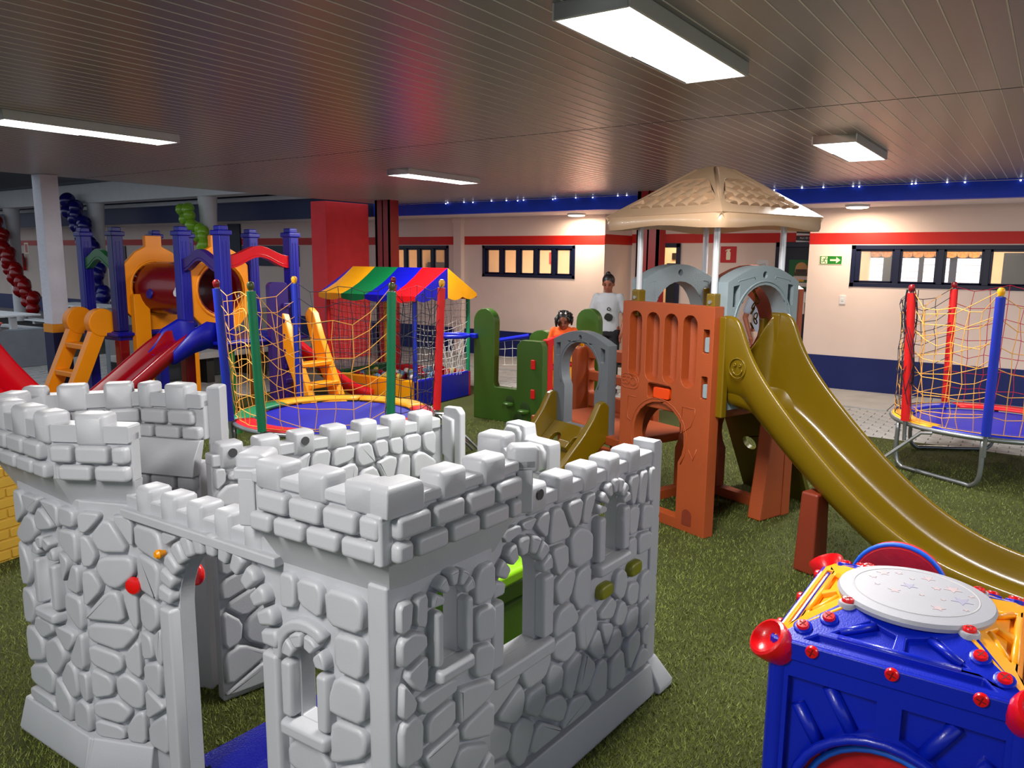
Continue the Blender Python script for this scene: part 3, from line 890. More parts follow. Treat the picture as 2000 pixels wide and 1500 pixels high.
# slots are blind grooves: rounded backs
for s in slots:
    cx = sum(q[0] for q in s) / len(s); zs_ = [q[1] for q in s]
    z0, z1 = min(zs_), max(zs_)
    rr = [[FP.p(cx + .058 * math.cos(t), z, -.055 - .035 * math.sin(t)) for t in [PI * k / 8 for k in range(9)]] for z in (z0 + .002, z1 - .002)]
    rr2 = [[FP.p(cx + .062 * math.cos(t), z, -.064 - .035 * math.sin(t)) for t in [PI * k / 8 for k in range(9)]] for z in (z0 + .002, z1 - .002)]
    k = 9
    mb = MB(); mb.add(rr[0] + rr[1], [(i, i + 1, i + 1 + k, i + k) for i in range(1, 8)])
    mb.build('groove', M_brown, p, smooth='full')
for q in pegs:
    MB().plate(FP, [(q[0], q[1]), (q[1 + 1], q[1]), (q[2], q[3]), (q[0], q[3])], (), -.05, -.085).build('peg_socket', M_brown, p)
    MB().plate(FP, rrect(q[0] + .004, q[1] + .006, q[2] - .004, q[3] - .05, .006, 1), (), -.012, -.07).build('peg', M_garch, p, bevel=.005)
MB().plate(FP, rrect(red[0], red[1], red[2], red[3], .01, 2), (), -.06, -.085).build('latch_recess', M_brown, p)
MB().plate(FP, rrect(.355, .862, .50, .935, .012, 2), (), -.002, -.05).build('latch', M_orange, p, bevel=.008)
def emboss(fr, pts, parent, m, r=.004, n=.0, closed=True):
    MB().tube([fr.p(x, t, n) for x, t in pts], r, 6, closed=closed).build('moulded_line', m, parent, smooth='full')
emboss(FP, rrect(.64, .895, .812, .995, .045, 4), p, M_brown)
emboss(FP, circ(.692, .945, .030, 14), p, M_brown)
text_obj('moulded_letters', 'ESO', .085, mframe(Fr(FP.o, -FP.ex, FP.ey, FP.en), -.735, .945, .0), M_brown, p, .004)
emboss(FP, [(.12, .84), (.23, .84), (.23, .66), (.15, .72), (.12, .80)], p, M_brown)
emboss(FP, [(.66, .84), (.74, .84), (.74, .68), (.70, .66)], p, M_brown, closed=False)
emboss(FP, [q for q in keyhole(.44, .60, .262, .215, .09) if q[1] > .45], p, M_brown, closed=False)
emboss(FP, [(.16, .56), (.12, .50), (.09, .58)], p, M_brown, closed=False)
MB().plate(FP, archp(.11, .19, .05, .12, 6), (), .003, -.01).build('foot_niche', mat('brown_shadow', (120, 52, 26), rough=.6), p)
# grey arches
def grey_arch(name, fr, z0=.84, m=M_garch):
    w = A_ - .095
    top = [(w - .0 - w * i / 10, 1.655 + .105 * math.sin(PI * i / 10)) for i in range(11)]
    out = [(0.0, z0), (w, z0)] + top
    hole = keyhole(w / 2, 1.375, .262, .215, z0 + .02, 20)
    h2 = [[(.055, 1.50), (.115, 1.50), (.115, 1.64), (.055, 1.63)], [(w - .115, 1.50), (w - .055, 1.50), (w - .055, 1.63), (w - .115, 1.64)], circ(w / 2, 1.70, .024, 10)]
    o = MB().plate(fr, out, [hole] + h2, 0, -.12).build(name, m, tower, bevel=.01)
    fi = Fr(fr.p(0, 0, .001), fr.ex, fr.ey, fr.en)
    emboss(fi, [(w / 2 + .295 * math.cos(t), 1.365 + .295 * math.sin(t)) for t in [PI * k / 20 for k in range(-3, 24)]], o, m, .006, 0, False)
    for sg in (-1, 1):
        emboss(fi, [(w / 2 + sg * x, z) for x, z in ((.10, 1.675), (.11, 1.69), (.26, 1.665), (.265, 1.655))], o, m, .003, 0, False)
    for q in (.085, w - .085):
        MB().plate(fr, rrect(q - .03, 1.50, q + .03, 1.64, .004, 1), (), -.08, -.118).build('socket_back', m, o)
    return o
grey_arch('slide_arch', Fr((.095, -.015, 0), (1, 0, 0), (0, 0, 1), (0, -1, 0)))
grey_arch('side_arch', Fr((.095, A_ + .015, 0), (1, 0, 0), (0, 0, 1), (0, 1, 0)))
# back: brown arch panel, lower walls
ob = MB().plate(Fr((A_ + .09, 0, 0), (0, 1, 0), (0, 0, 1), (1, 0, 0)), [(0, 0), (A_, 0), (A_, 1.60)] + [(A_ - A_ * i / 10, 1.60 + .16 * math.sin(PI * i / 10)) for i in range(11)], [keyhole(.52, 1.34, .235, .15, .90, 18), keyhole(.41, .50, .225, .18, .07)], 0, -.09).build('back_panel', M_brown, tower, bevel=.012)
ol = MB().plate(FL_, [(.095, 0), (A_ - .0, 0), (A_, .84), (.095, .84)], [keyhole(.41, .50, .225, .18, .07)], 0, -.08).build('side_panel', M_brown, tower, bevel=.012)
MB().box((.02, .02, .78), (A_ - .02, A_ - .02, .86)).build('deck', M_brown, tower, bevel=.012)
orr = MB().plate(FS, [(A_ - .24, 0), (A_ + .0, 0), (A_, .84), (A_ - .14, .84), (A_ - .18, .45)], (), 0, -.11).build('corner_leg', M_brown, tower, bevel=.015)
M_toy = mat('dull_gold', (128, 104, 44), rough=.3, metal=.6)
ch = empty('toy_steering_chain'); ch.parent = tower
ch.name = 'chain_toy'
for k in range(9):
    pts = [(.70 + .02 * math.cos(t + k), .24 + .018 * math.sin(k * 1.7) , 1.62 - .035 * k + .022 * math.sin(t)) for t in [2 * PI * i / 8 for i in range(8)]]
    MB().tube(pts, .005, 5, closed=True).build('chain_link', M_toy, ch, smooth='full')
MB().box((.70, .16, 1.12), (.76, .20, 1.40)).build('handle_bar', M_gold, ch, bevel=.01)
# poles and sockets
for k, (a, b) in enumerate(((.075, .745), (.075, .075), (.745, .075), (.745, .745))):
    q = MB().tube([(a, b, 1.40), (a, b, 2.06)], .021, 12).build('roof_pole', M_pole, tower)
    MB().box((a - .035, b - .035, 1.40), (a + .035, b + .035, 1.585)).build('pole_socket', M_gold, q, bevel=.01)
    MB().lathe([(.015, 0), (.013, .008)], (a - .035, b, 1.53), 10, (-1, 0, 0)).build('bolt', M_bolt, q)
# roof: four-sided, with sunk tile panels
roof = empty('roof'); roof.parent = tower
c, ov = A_ / 2, A_ / 2 + .105
zb, ze, za = 1.985, 2.085, 2.41
def square_ring(h, z, wav=0.0, n=8):
    """rounded square, its edges subdivided so that the hem can wave"""
    r = min(.055, h * .6); pts = []
    for cx, cy, a0, dx, dy in ((1, -1, -90, 0, 1), (1, 1, 0, -1, 0), (-1, 1, 90, 0, -1), (-1, -1, 180, 1, 0)):
        for i in range(4):
            a = math.radians(a0 + 90 * i / 3)
            pts.append((c + cx * (h - r) + r * math.cos(a), c + cy * (h - r) + r * math.sin(a), z))
        ex_, ey_ = cx * (h - r) + r * math.cos(math.radians(a0 + 90)), cy * (h - r) + r * math.sin(math.radians(a0 + 90))
        L = 2 * (h - r)
        for k in range(1, n):
            t = k / n
            pts.append((c + ex_ + dx * L * t, c + ey_ + dy * L * t, z + wav * math.sin(PI * t) ** 2))
    return pts
MB().loft([square_ring(ov - .10, zb + .075, 0), square_ring(ov - .03, zb + .012, .022), square_ring(ov - .006, zb, .025), square_ring(ov, zb + .02, .02), square_ring(ov, ze - .025), square_ring(ov - .012, ze - .006), square_ring(ov - .05, ze - .004),
           square_ring(.09, za - .05), square_ring(.075, za - .012), square_ring(.055, za)]).build('roof_shell', M_beige, roof)
he, ht = ov - .004, .080
zf0, zf1 = ze - .006, za - .012
run, dz = he - ht, zf1 - zf0
sl = math.hypot(dz, run)
def roof_face(fr):
    """one slope: a raised border round a sunk field of half-round tiles"""
    fld = [(-.405, .085), (.405, .085), (.115, sl - .13), (-.115, sl - .13)]
    o = MB().plate(fr, [(-he, 0), (he, 0), (ht, sl), (-ht, sl)], [chaikin(fld, 2, .10)], .0, -.055).build('roof_slope', M_beige, roof, bevel=.010, seg=3)
    rows = ((.10, .215), (.195, .31), (.29, .40))
    for r, (ta, tb) in enumerate(rows):
        def half(t): return .405 + (.115 - .405) * (t - .085) / (sl - .215)
        pitch = .104
        for k in range(-6, 7):
            x = (k + (.5 if r % 2 else 0)) * pitch
            if abs(x) > half(ta) - .04: continue
            if abs(x) > half(tb) - .012: tb2 = ta + (tb - ta) * .55
            else: tb2 = tb
            rings = []
            for (t, rad, dn) in ((ta, .050, -.026), (tb2, .045, -.048)):
                rings.append([fr.p(x + rad * math.cos(a), t, dn + rad * .85 * math.sin(a)) for a in [PI * i / 7 for i in range(8)]] + [fr.p(x - rad * .9, t, -.06), fr.p(x + rad * .9, t, -.06)])
            MB().loft(rings).build('roof_tile', M_beige, o)
for ang in (0, 90, 180, 270):
    a = math.radians(ang)
    n = Vector((math.cos(a), math.sin(a), 0)); ex = Vector((-n.y, n.x, 0))
    base = Vector((c, c, zf0)) + n * he
    ey = (Vector((0, 0, dz)) - n * run).normalized()
    en = ex.cross(ey)
    if en.z < 0: en = -en
    roof_face(Fr(base, ex, ey, en))
    # rounded hip on the corner between this slope and the next
    a2 = a + PI / 4
    d2 = Vector((math.cos(a2), math.sin(a2), 0))
    MB().tube([Vector((c, c, zf0 + .004)) + d2 * (he * math.sqrt(2) - .06), Vector((c, c, zf1 - .012)) + d2 * (ht * math.sqrt(2))], [.020, .018], 10).build('roof_hip', M_beige, roof, smooth='full')
# slide
XN, XF = .06, .64
top = [(-.03, 1.44), (.03, 1.455), (.10, 1.45), (.145, 1.41), (.20, 1.28), (.26, 1.18), (.34, 1.08), (.47, .945), (.74, .70), (1.07, .455), (1.36, .325), (1.60, .285), (1.85, .275), (2.15, .265)]
flo = [(-.03, .865), (.03, .865), (.10, .86), (.16, .855), (.22, .83), (.29, .785), (.38, .725), (.50, .63), (.76, .445), (1.08, .245), (1.36, .15), (1.60, .12), (1.85, .11), (2.15, .10)]
bot = [(-.03, .80), (.03, .80), (.10, .80), (.15, .80), (.21, .765), (.28, .715), (.37, .65), (.49, .555), (.75, .375), (1.07, .18), (1.36, .09), (1.60, .06), (1.85, .05), (2.15, .04)]
rings = []
for (s, zt), (s2, zf), (s3, zl) in zip(top, flo, bot):
    w = .035
    rings.append([(XN + .012, -s3, zl), (XN, -s, zt - .03), (XN + .008, -s, zt), (XN + w, -s, zt + .004), (XN + w + .008, -s, zt - .03), (XN + w + .03, -s2, zf + .03), (XN + w + .07, -s2, zf),
                  ((XN + XF) / 2, -s2, zf - .006), (XF - w - .07, -s2, zf), (XF - w - .03, -s2, zf + .03), (XF - w - .008, -s, zt - .03), (XF - w, -s, zt + .004), (XF - .008, -s, zt), (XF, -s, zt - .03), (XF - .012, -s3, zl)])
sl_o = MB().loft(rings).build('slide', M_gold, tower, smooth='full')
md = sl_o.modifiers.new('soft', 'SUBSURF'); md.levels = 1; md.render_levels = 2
fsn = Fr((XN, 0, 0), (0, -1, 0), (0, 0, 1), (-1, 0, 0))
for pts in (circ(.145, 1.135, .062, 18), [(.145 + .036 * math.cos(t), 1.13 + .036 * math.sin(t)) for t in [PI + PI * k / 8 for k in range(9)]]):
    emboss(fsn, pts, sl_o, M_gold, .004, -.002, len(pts) > 10)
for x in (.125, .165): emboss(fsn, circ(x, 1.155, .008, 8), sl_o, M_gold, .004, -.002)
MB().box((XN - .004, -.045, .80), (XN + .05, .02, 1.445)).build('mounting_flange', M_gold, sl_o, bevel=.01)
MB().box((XF - .05, -.045, .80), (XF + .004, .02, 1.445)).build('mounting_flange', M_gold, sl_o, bevel=.01)
M_brown2 = plastic('brown_leg', (120, 52, 30), .45)
MB().loft([[(x, y, 0) for x, y in ((.05, -.76), (.20, -.76), (.20, -.63), (.05, -.63))], [(x, y, .48) for x, y in ((.07, -.75), (.19, -.75), (.19, -.64), (.07, -.64))]]).build('slide_leg', M_brown2, tower, bevel=.015)
# ------------------------------------------------------------------ blue activity cube
M_cblue = plastic('cube_blue', (8, 44, 178), .33, .15)
M_cyel = plastic('cube_yellow', (250, 176, 24), .33, .15)
M_cred = plastic('cube_red', (216, 18, 32), .3, .2)
M_disc = plastic('pale_disc', (160, 160, 168), .45)
M_star1 = mat('star_print_lilac', (150, 146, 168), rough=.5, var=0)
M_star2 = mat('star_print_rose', (178, 158, 162), rough=.5, var=0)
SX, SY, SH = .62, .66, .75
cube = thing('activity_cube', 'blue and yellow plastic activity cube with red corner caps and starry disc top', 'activity cube', (-.555, 2.11, 0), 0.0)
FC_ = Fr((0, 0, 0), (1, 0, 0), (0, 0, 1), (0, -1, 0))
fh = [circ(SX / 2, .30, .235, 28)]
rec1 = [(.045, .05), (.06, .05), (.06, .28), (.10, .42), (.18, .52), (.285, .56), (.285, .645), (.045, .645)]
def side_face(fr, W, nm):
    rc = [[(.05, .06), (.085, .06), (.085, .30), (.12, .42), (.20, .52), (W / 2 - .03, .555), (W / 2 - .03, .645), (.05, .645)]]
    rc.append([(W - x, z) for x, z in reversed(rc[0])])
    hole = circ(W / 2, .30, .225, 26)
    o = MB().plate(fr, rrect(0, 0, W, SH - .05, .015, 2), [hole] + rc, 0, -.03).build(nm, M_cblue, cube, bevel=.006)
    MB().plate(fr, rrect(.01, .01, W - .01, SH - .06, .01, 1), [circ(W / 2, .30, .215, 26)], -.028, -.045).build('recess_back', M_cblue, o)
    MB().tube([fr.p(x, z, .004) for x, z in circ(W / 2, .30, .232, 32)], .014, 8, closed=True).build('porthole_rim', M_cblue, o, smooth='full')
    for sg in (0, 1):
        for x0, z0, x1, z1 in ((.075, .56, .15, .44), (.155, .635, .235, .50)):
            q = [(x, z) for x, z in ((x0, z0), (x1, z1))]
            if sg: q = [(W - x, z) for x, z in q]
            MB().tube([fr.p(x, z, -.022) for x, z in q], .020, 8).build('rib', M_cblue, o, smooth='full')
    # sloping frame band under the lid
    MB().plate(fr, [(.0, SH - .055), (W, SH - .055), (W, SH), (0, SH)], (), .008, -.03).build('band', M_cblue, o, bevel=.006)
    for x in (.11, W / 2, W - .11): bolt(fr.p(x, SH - .012, .008), fr.en, o)
    return o
def bolt(p, n, parent):
    q = MB().lathe([(.0175, -.002), (.0175, .006), (.015, .010), (.006, .0105)], p, 14, n).build('bolt', M_cred, parent)
    n = Vector(n).normalized(); a = n.cross(Vector((.3, .2, .9))).normalized(); b = n.cross(a)
    for k in range(2):
        d = (a, b)[k]
        MB().tube([Vector(p) + n * .0105 - d * .011, Vector(p) + n * .0105 + d * .011], .0018, 4).build('slot', mat('bolt_slot', (120, 8, 16), rough=.5, var=0), q)
side_face(FC_, SX, 'front_face')
side_face(Fr((SX, SY, 0), (-1, 0, 0), (0, 0, 1), (0, 1, 0)), SX, 'back_face')
fl_ = side_face(Fr((0, SY, 0), (0, -1, 0), (0, 0, 1), (-1, 0, 0)), SY, 'side_face')
side_face(Fr((SX, 0, 0), (0, 1, 0), (0, 0, 1), (1, 0, 0)), SY, 'side_face')
for x, y in ((.018, .018), (SX - .018, .018), (.018, SY - .018), (SX - .018, SY - .018)):
    MB().lathe([(.028, 0), (.028, SH - .05)], (x, y, 0), 10).build('corner_bar', M_cblue, cube)
for z in (.62, .40, .2): bolt((-.001, .035, z), (-1, 0, 0), fl_)
# the lid: four sloping panels up to a round disc
CX, CY, ZD, RD = SX / 2, SY / 2, .838, .200
cor = [Vector((0, 0)), Vector((SX, 0)), Vector((SX, SY)), Vector((0, SY))]
for k in range(4):
    A, B = cor[k], cor[(k + 1) % 4]
    m = M_cblue if k % 2 == 0 else M_cyel
    mid = (A + B) / 2
    ex = (B - A).normalized(); L = (B - A).length
    inw = Vector((-ex.y, ex.x))
    half = (Vector((CX, CY)) - mid).dot(inw)
    rise, runl = (ZD - .015) - SH, half - .15
    ey3 = Vector((inw.x * runl, inw.y * runl, rise)).normalized()
    fr = Fr((A.x, A.y, SH), (ex.x, ex.y, 0), ey3, Vector((ex.x, ex.y, 0)).cross(ey3))
    S = math.hypot(rise, runl)
    i0 = L * .5 - .155
    trap = [(.0, .0), (L, .0), (L * .5 + .155, S), (L * .5 - .155, S)]
    arc = [(L * .5 + .150 * math.cos(t), S * 1.0 - .005 - .028 * math.sin(t)) for t in [PI * q / 8 for q in range(9)]]
    trap = [(.0, .0), (L, .0)] + [(L * .5 + .16, S)] + arc + [(L * .5 - .16, S)]
    trap = [(0, 0), (L, 0), (L * .5 + .165, S), (L * .5 - .165, S)]
    def tp(a, b):   # point of the trapezoid by fractions
        x0, x1 = (.165 - 0) and (L * .5 - .165) * b, L - (L * .5 - .165) * b
        return (x0 + (x1 - x0) * a, S * b)
    g1 = [tp(.12, .10), tp(.88, .10), tp(.86, .24), tp(.14, .24)]
    g2 = [tp(.19, .36), tp(.47, .34), tp(.47, .60), tp(.30, .74)]
    g3 = [tp(.53, .34), tp(.81, .36), tp(.70, .74), tp(.53, .60)]
    o = MB().plate(fr, trap, [g1, g2, g3], 0, -.02).build('lid_panel', m, cube, bevel=.005)
    MB().plate(fr, [tp(.05, .03), tp(.95, .03), tp(.92, .95), tp(.08, .95)], (), -.016, -.03).build('lid_recess', m, o)
    for (a0, b0, a1, b1) in ((.22, .30, .78, .30), (.20, .42, .34, .70), (.80, .42, .66, .70)):
        p0, p1 = tp(a0, b0), tp(a1, b1)
        MB().tube([fr.p(*p0, -.006), fr.p(*p1, -.006)], .011, 8).build('rib', m, o, smooth='full')
    if k % 2 == 0:
        for (a, b) in ((.045, .30), (.09, .58), (.955, .30), (.91, .58)): 
            q = fr.p(*tp(a, b), .006)
            MB().lathe([(.026, -.012), (.026, -.001), (.023, .001)], q, 14, fr.en).build('boss', M_cblue, o)
            bolt(q, fr.en, o)
MB().lathe([(RD + .006, ZD - .022), (RD + .010, ZD - .010), (RD + .004, ZD), (RD - .035, ZD + .006), (RD - .05, ZD + .006)], (CX, CY, 0), 48).build('disc', M_disc, cube)
MB().tube([(CX + (RD - .035) * math.cos(t), CY + (RD - .035) * math.sin(t), ZD + .005) for t in [2 * PI * k / 48 for k in range(48)]], .003, 5, closed=True).build('disc_groove', mat('groove_grey', (172, 168, 172), rough=.5), cube, smooth='full')
def star(cx, cy, r, rot, m):
    pts = [(cx + (r if k % 2 == 0 else r * .42) * math.cos(rot + PI * k / 5), cy + (r if k % 2 == 0 else r * .42) * math.sin(rot + PI * k / 5)) for k in range(10)]
    MB().plate(Fr((CX, CY, ZD + .0062), (1, 0, 0), (0, 1, 0), (0, 0, 1)), pts, (), .0008, 0).build('star_print', m, cube, smooth=False)
sr = random.Random(5)
for x, y, r in ((-.10, .09, .020), (-.06, .115, .012), (.02, .12, .020), (-.02, .03, .024), (.05, .055, .014), (.09, .075, .026), (.12, .0, .030), (-.05, -.03, .018), (.07, -.09, .020), (-.12, .04, .012), (.02, -.02, .008), (.075, -.02, .008), (-.02, .09, .008), (.135, -.06, .009), (.14, .05, .010), (-.10, -.01, .009)):
    star(x, y, r, sr.uniform(0, 1.2), M_star1 if r > .018 and sr.random() < .5 else M_star2)
# bolts beside the disc on raised ears
for sx, sy in ((-1, -1), (1, -1), (1, 1), (-1, 1)):
    p = (CX + sx * .152, CY + sy * .152, ZD - .010)
    MB().lathe([(.027, -.03), (.027, -.004), (.024, 0)], p, 16).build('ear', M_disc if sx < 0 else M_disc, cube)
    bolt(p, (0, 0, 1), cube)
# red corner cups
for (x, y) in ((0, 0), (SX, 0), (SX, SY), (0, SY)):
    d = Vector((x - CX, y - CY, .42)); d.normalize()
    c0 = Vector((x, y, SH - .020)) + d * .010
    MB().lathe([(.044, -.060), (.056, -.02), (.060, .006), (.058, .016), (.050, .020), (.046, .012), (.040, .002), (.020, -.006), (.0, -.008)], c0, 20, d).build('corner_cap', M_cred, cube)
# fabric tunnels inside front and behind
M_fab = mat('red_fabric', (196, 14, 38), rough=.7, var=.25, scale=8, bump=.6, bscale=14)
M_rimblue = mat('blue_hoop', (20, 110, 214), rough=.5, var=.05)
hd = MB(); hc, hz, hr = .22, .70, .148
hd.loft([[(hc + r * math.cos(2 * PI * q / 28), yy, hz + r * math.sin(2 * PI * q / 28)) for q in range(28)] for r, yy in ((.02, .685), (hr - .01, .69), (hr, .70), (hr, .74), (.02, .75))])
hd.build('rear_hood', M_fab, cube)
MB().tube([(hc + hr * math.cos(2 * PI * q / 36), .70, hz + hr * math.sin(2 * PI * q / 36)) for q in range(36)], .008, 6, closed=True).build('rear_hoop', M_rimblue, cube, smooth='full')
# inside skin behind the front porthole
mb = MB()
mb.loft([[(SX / 2 + r * math.cos(2 * PI * q / 28), yy, .30 + r * math.sin(2 * PI * q / 28)) for q in range(28)] for r, yy in ((.222, .045), (.215, .10), (.20, .2))], caps=False)
mb.build('inner_skin', M_fab, cube)
MB().tube([(SX / 2 + .205 * math.cos(2 * PI * q / 32), .03, .285 + .205 * math.sin(2 * PI * q / 32)) for q in range(32)], .010, 6, closed=True).build('inner_hoop', M_rimblue, cube, smooth='full')
mb = MB(); mb.add([(SX / 2 + .20 * math.cos(2 * PI * q / 28), .06, .285 + .20 * math.sin(2 * PI * q / 28)) for q in range(28)], [tuple(range(28))])
mb.build('flap', M_fab, cube)
# ------------------------------------------------------------------ trampolines
M_galv = mat('galvanised_tube', (150, 156, 160), rough=.35, metal=.8, var=.1)
M_foamR = mat('red_foam', (214, 20, 22), rough=.55, var=.05)
M_foamB = mat('blue_foam', (10, 50, 170), rough=.55, var=.05)
M_foamG = mat('green_foam', (8, 120, 84), rough=.55, var=.05)
M_jump = mat('blue_mat', (4, 18, 164), rough=.6, var=.06)
M_padY = mat('yellow_pad', (250, 182, 40), rough=.45, var=.05)
M_padR = mat('red_pad', (222, 24, 48), rough=.45, var=.05)
M_padG = mat('green_pad', (14, 124, 84), rough=.45, var=.05)
M_padB = mat('blue_pad', (12, 40, 170), rough=.45, var=.05)
M_cordY = mat('amber_cord', (246, 186, 92), rough=.7, var=0)
M_cordK = mat('dark_cord', (26, 26, 44), rough=.7, var=0)
M_cordR = mat('crimson_cord', (176, 30, 62), rough=.7, var=0)
M_cordB = mat('blue_cord', (30, 44, 150), rough=.7, var=0)
M_cordW = mat('white_cord', (226, 224, 220), rough=.7, var=0)
foam = {'R': M_foamR, 'B': M_foamB, 'G': M_foamG}
def trampoline(label, c, R, zr, posts, pads, nets, rz=0.0, ladder=None, caps=None):
    t = thing('trampoline', label, 'trampoline', (c[0], c[1], 0), rz)
    rg = MB().tube([(R * math.cos(2 * PI * k / 40), R * math.sin(2 * PI * k / 40), zr) for k in range(40)], .021, 8, closed=True).build('ring', M_galv, t, smooth='full')
    MB().lathe([(R * .80, zr - .012), (R * .80, zr - .006)], (0, 0, 0), 40).build('jumping_mat', M_jump, t)
    n = len(pads)
    for k, m in enumerate(pads):
        a0, a1 = 2 * PI * k / n, 2 * PI * (k + 1) / n - .03
        o = MB()
        inn, outr = [], []
        rings = []
        for q in range(9):
            a = a0 + (a1 - a0) * q / 8
            rings.append([(rr * math.cos(a), rr * math.sin(a), zz) for rr, zz in ((R * .78, zr + .012), (R * .82, zr + .030), (R * .98, zr + .032), (R * 1.01, zr + .012), (R * .98, zr + .006), (R * .80, zr + .004))])
        o.loft(rings).build('pad', m, t, smooth='full')
    P = []
    top = 1.60
    for ang, colr, cap in posts:
        a = math.radians(ang)
        p = Vector((R * 1.03 * math.cos(a), R * 1.03 * math.sin(a), 0)); q = Vector((R * 1.10 * math.cos(a), R * 1.10 * math.sin(a), 0))
        b, e = Vector((p.x, p.y, zr - .14)), Vector((q.x, q.y, top))
        MB().tube([b, b + (e - b) * .97], .016, 8).build('pole', M_galv, t)
        sl = MB().tube([b + (e - b) * .13, b + (e - b) * .95], .034, 12).build('foam_sleeve', foam[colr], t)
        MB().lathe([(.020, -.02), (.026, .0), (.028, .022), (.018, .038), (.0, .042)], e - Vector((0, 0, .035)), 12).build('cap', cap, t)
        P.append((a, e))
    # U-shaped legs
    for k in range(3):
        a0 = math.radians(posts[0][0]) + 2 * PI * k / 3 - .02
        a1 = a0 - math.radians(58)
        p0, p1 = Vector((R * math.cos(a0), R * math.sin(a0), 0)), Vector((R * math.cos(a1), R * math.sin(a1), 0))
        d = (p1 - p0).normalized()
        path = bez([p0 + Vector((0, 0, zr - .02)), p0 + Vector((0, 0, .12)), p0 + d * .06 + Vector((0, 0, .025)), p0 + d * .16 + Vector((0, 0, .02)), p1 - d * .16 + Vector((0, 0, .02)), p1 - d * .06 + Vector((0, 0, .025)), p1 + Vector((0, 0, .12)), p1 + Vector((0, 0, zr - .02))], 5)
        MB().tube(path, .019, 8).build('leg', M_galv, t, smooth='full')
    # nets, one panel between two neighbouring posts
    rn = random.Random(3)
    for (i, j, m, cols, rows, sag) in nets:
        a0, e0 = P[i]; a1, e1 = P[j]
        da = (a1 - a0 + PI) % (2 * PI) - PI
        o = MB()
        G = []
        for r in range(rows + 1):
            line = []
            f = r / rows
            for q in range(cols + 1):
                u = q / cols
                a = a0 + da * u
                dip = sag * math.sin(PI * u) * (1 - f * .75) + (.05 * math.sin(PI * u * 3) * (1 - f))
                z = top - .04 - (top - zr - .05) * f - dip + rn.uniform(-.02, .02)
                rr = R * (1.09 - .12 * f) * (1 - .10 * math.sin(PI * u) * (1 - f)) + rn.uniform(-.015, .015)
                a += rn.uniform(-.02, .02)
                line.append(Vector((rr * math.cos(a), rr * math.sin(a), max(z, zr + .035))))
            G.append(line)
        for line in G: o.tube(line, .0032, 4, caps=False)
        for q in range(cols + 1): o.tube([G[r][q] for r in range(rows + 1)], .0032, 4, caps=False)
        o.build('net_panel', m, t, smooth='full', fixn=False)
    if ladder:
        a, dirn = ladder
        p = Vector((R * math.cos(a), R * math.sin(a), zr)); d = Vector((math.cos(dirn), math.sin(dirn), 0)); s = Vector((-d.y, d.x, 0))
        la = empty('ladder'); la.parent = t
        for sg in (-.17, .17):
            MB().tube([p + s * sg - d * .04 + Vector((0, 0, .01)), p + s * sg + d * .04, p + s * sg + d * .46 + Vector((0, 0, -zr + .01))], .014, 6).build('rail', M_galv, la)
        for f in (.33, .66):
            q = p + d * (.04 + .42 * f) + Vector((0, 0, -(zr - .01) * f))
            MB().tube([q - s * .17, q + s * .17], .013, 6).build('rung', M_galv, la)
    return t
caps = {'m': plastic('maroon_cap', (120, 10, 24)), 'y': plastic('yellow_cap', (240, 180, 30)), 'o': plastic('olive_cap', (70, 80, 40))}
trampoline('round blue trampoline with red and blue padded poles and amber net by the navy wall', (-.32, 7.80), .79, .42,
           [(-90, 'B', caps['y']), (-138, 'R', caps['m']), (122, 'R', caps['m']), (62, 'B', caps['m']), (14, 'R', caps['y']), (-38, 'G', caps['o'])],
           [M_padB, M_padR, M_padB, M_padY, M_padB, M_padR], [(1, 2, M_cordK, 8, 10, .12), (1, 0, M_cordY, 6, 7, .16), (0, 5, M_cordY, 6, 6, .12), (2, 3, M_cordR, 6, 7, .02), (3, 4, M_cordR, 6, 7, .03), (2, 0, M_cordY, 7, 6, .25)], ladder=(math.radians(-120), math.radians(176)))
trampoline('round blue trampoline with green, blue and red padded poles behind the castle', (-4.95, 4.50), .83, .45,
           [(-118, 'B', caps['m']), (-82, 'G', caps['o']), (160, 'B', caps['y']), (-14, 'G', caps['o']), (44, 'R', caps['y']), (100, 'R', caps['m'])],
           [M_padR, M_padY, M_padY, M_padG, M_padR, M_padB], [(0, 1, M_cordY, 5, 8, .06), (0, 2, M_cordY, 6, 7, .15), (1, 3, M_cordY, 7, 7, .30), (2, 5, M_cordK, 7, 7, .10), (5, 4, M_cordK, 6, 7, .06), (3, 4, M_cordK, 6, 8, .12)], ladder=(math.radians(50), math.radians(60)))
# bundle of gathered dark net round one red pole
bt = [o for o in bpy.data.objects if o.name == 'trampoline'][0]
rb = random.Random(9)
mb = MB()
a = math.radians(-138)
for k in range(14):
    z0 = rb.uniform(.55, .9); ph = rb.uniform(0, 6.28)
    pts = []
    for q in range(14):
        f = q / 13
        z = 1.56 - (1.56 - z0) * f
        rr = .79 * (1.03 + .07 * (z - .28) / 1.32)
        pts.append((rr * math.cos(a) + .045 * math.cos(ph + f * 5 + k), rr * math.sin(a) + .045 * math.sin(ph + f * 4 + k * 2), z))
    mb.tube(bez(pts, 2), .0034, 4, caps=False)
mb.build('gathered_net', M_cordK, bt, smooth='full', fixn=False)

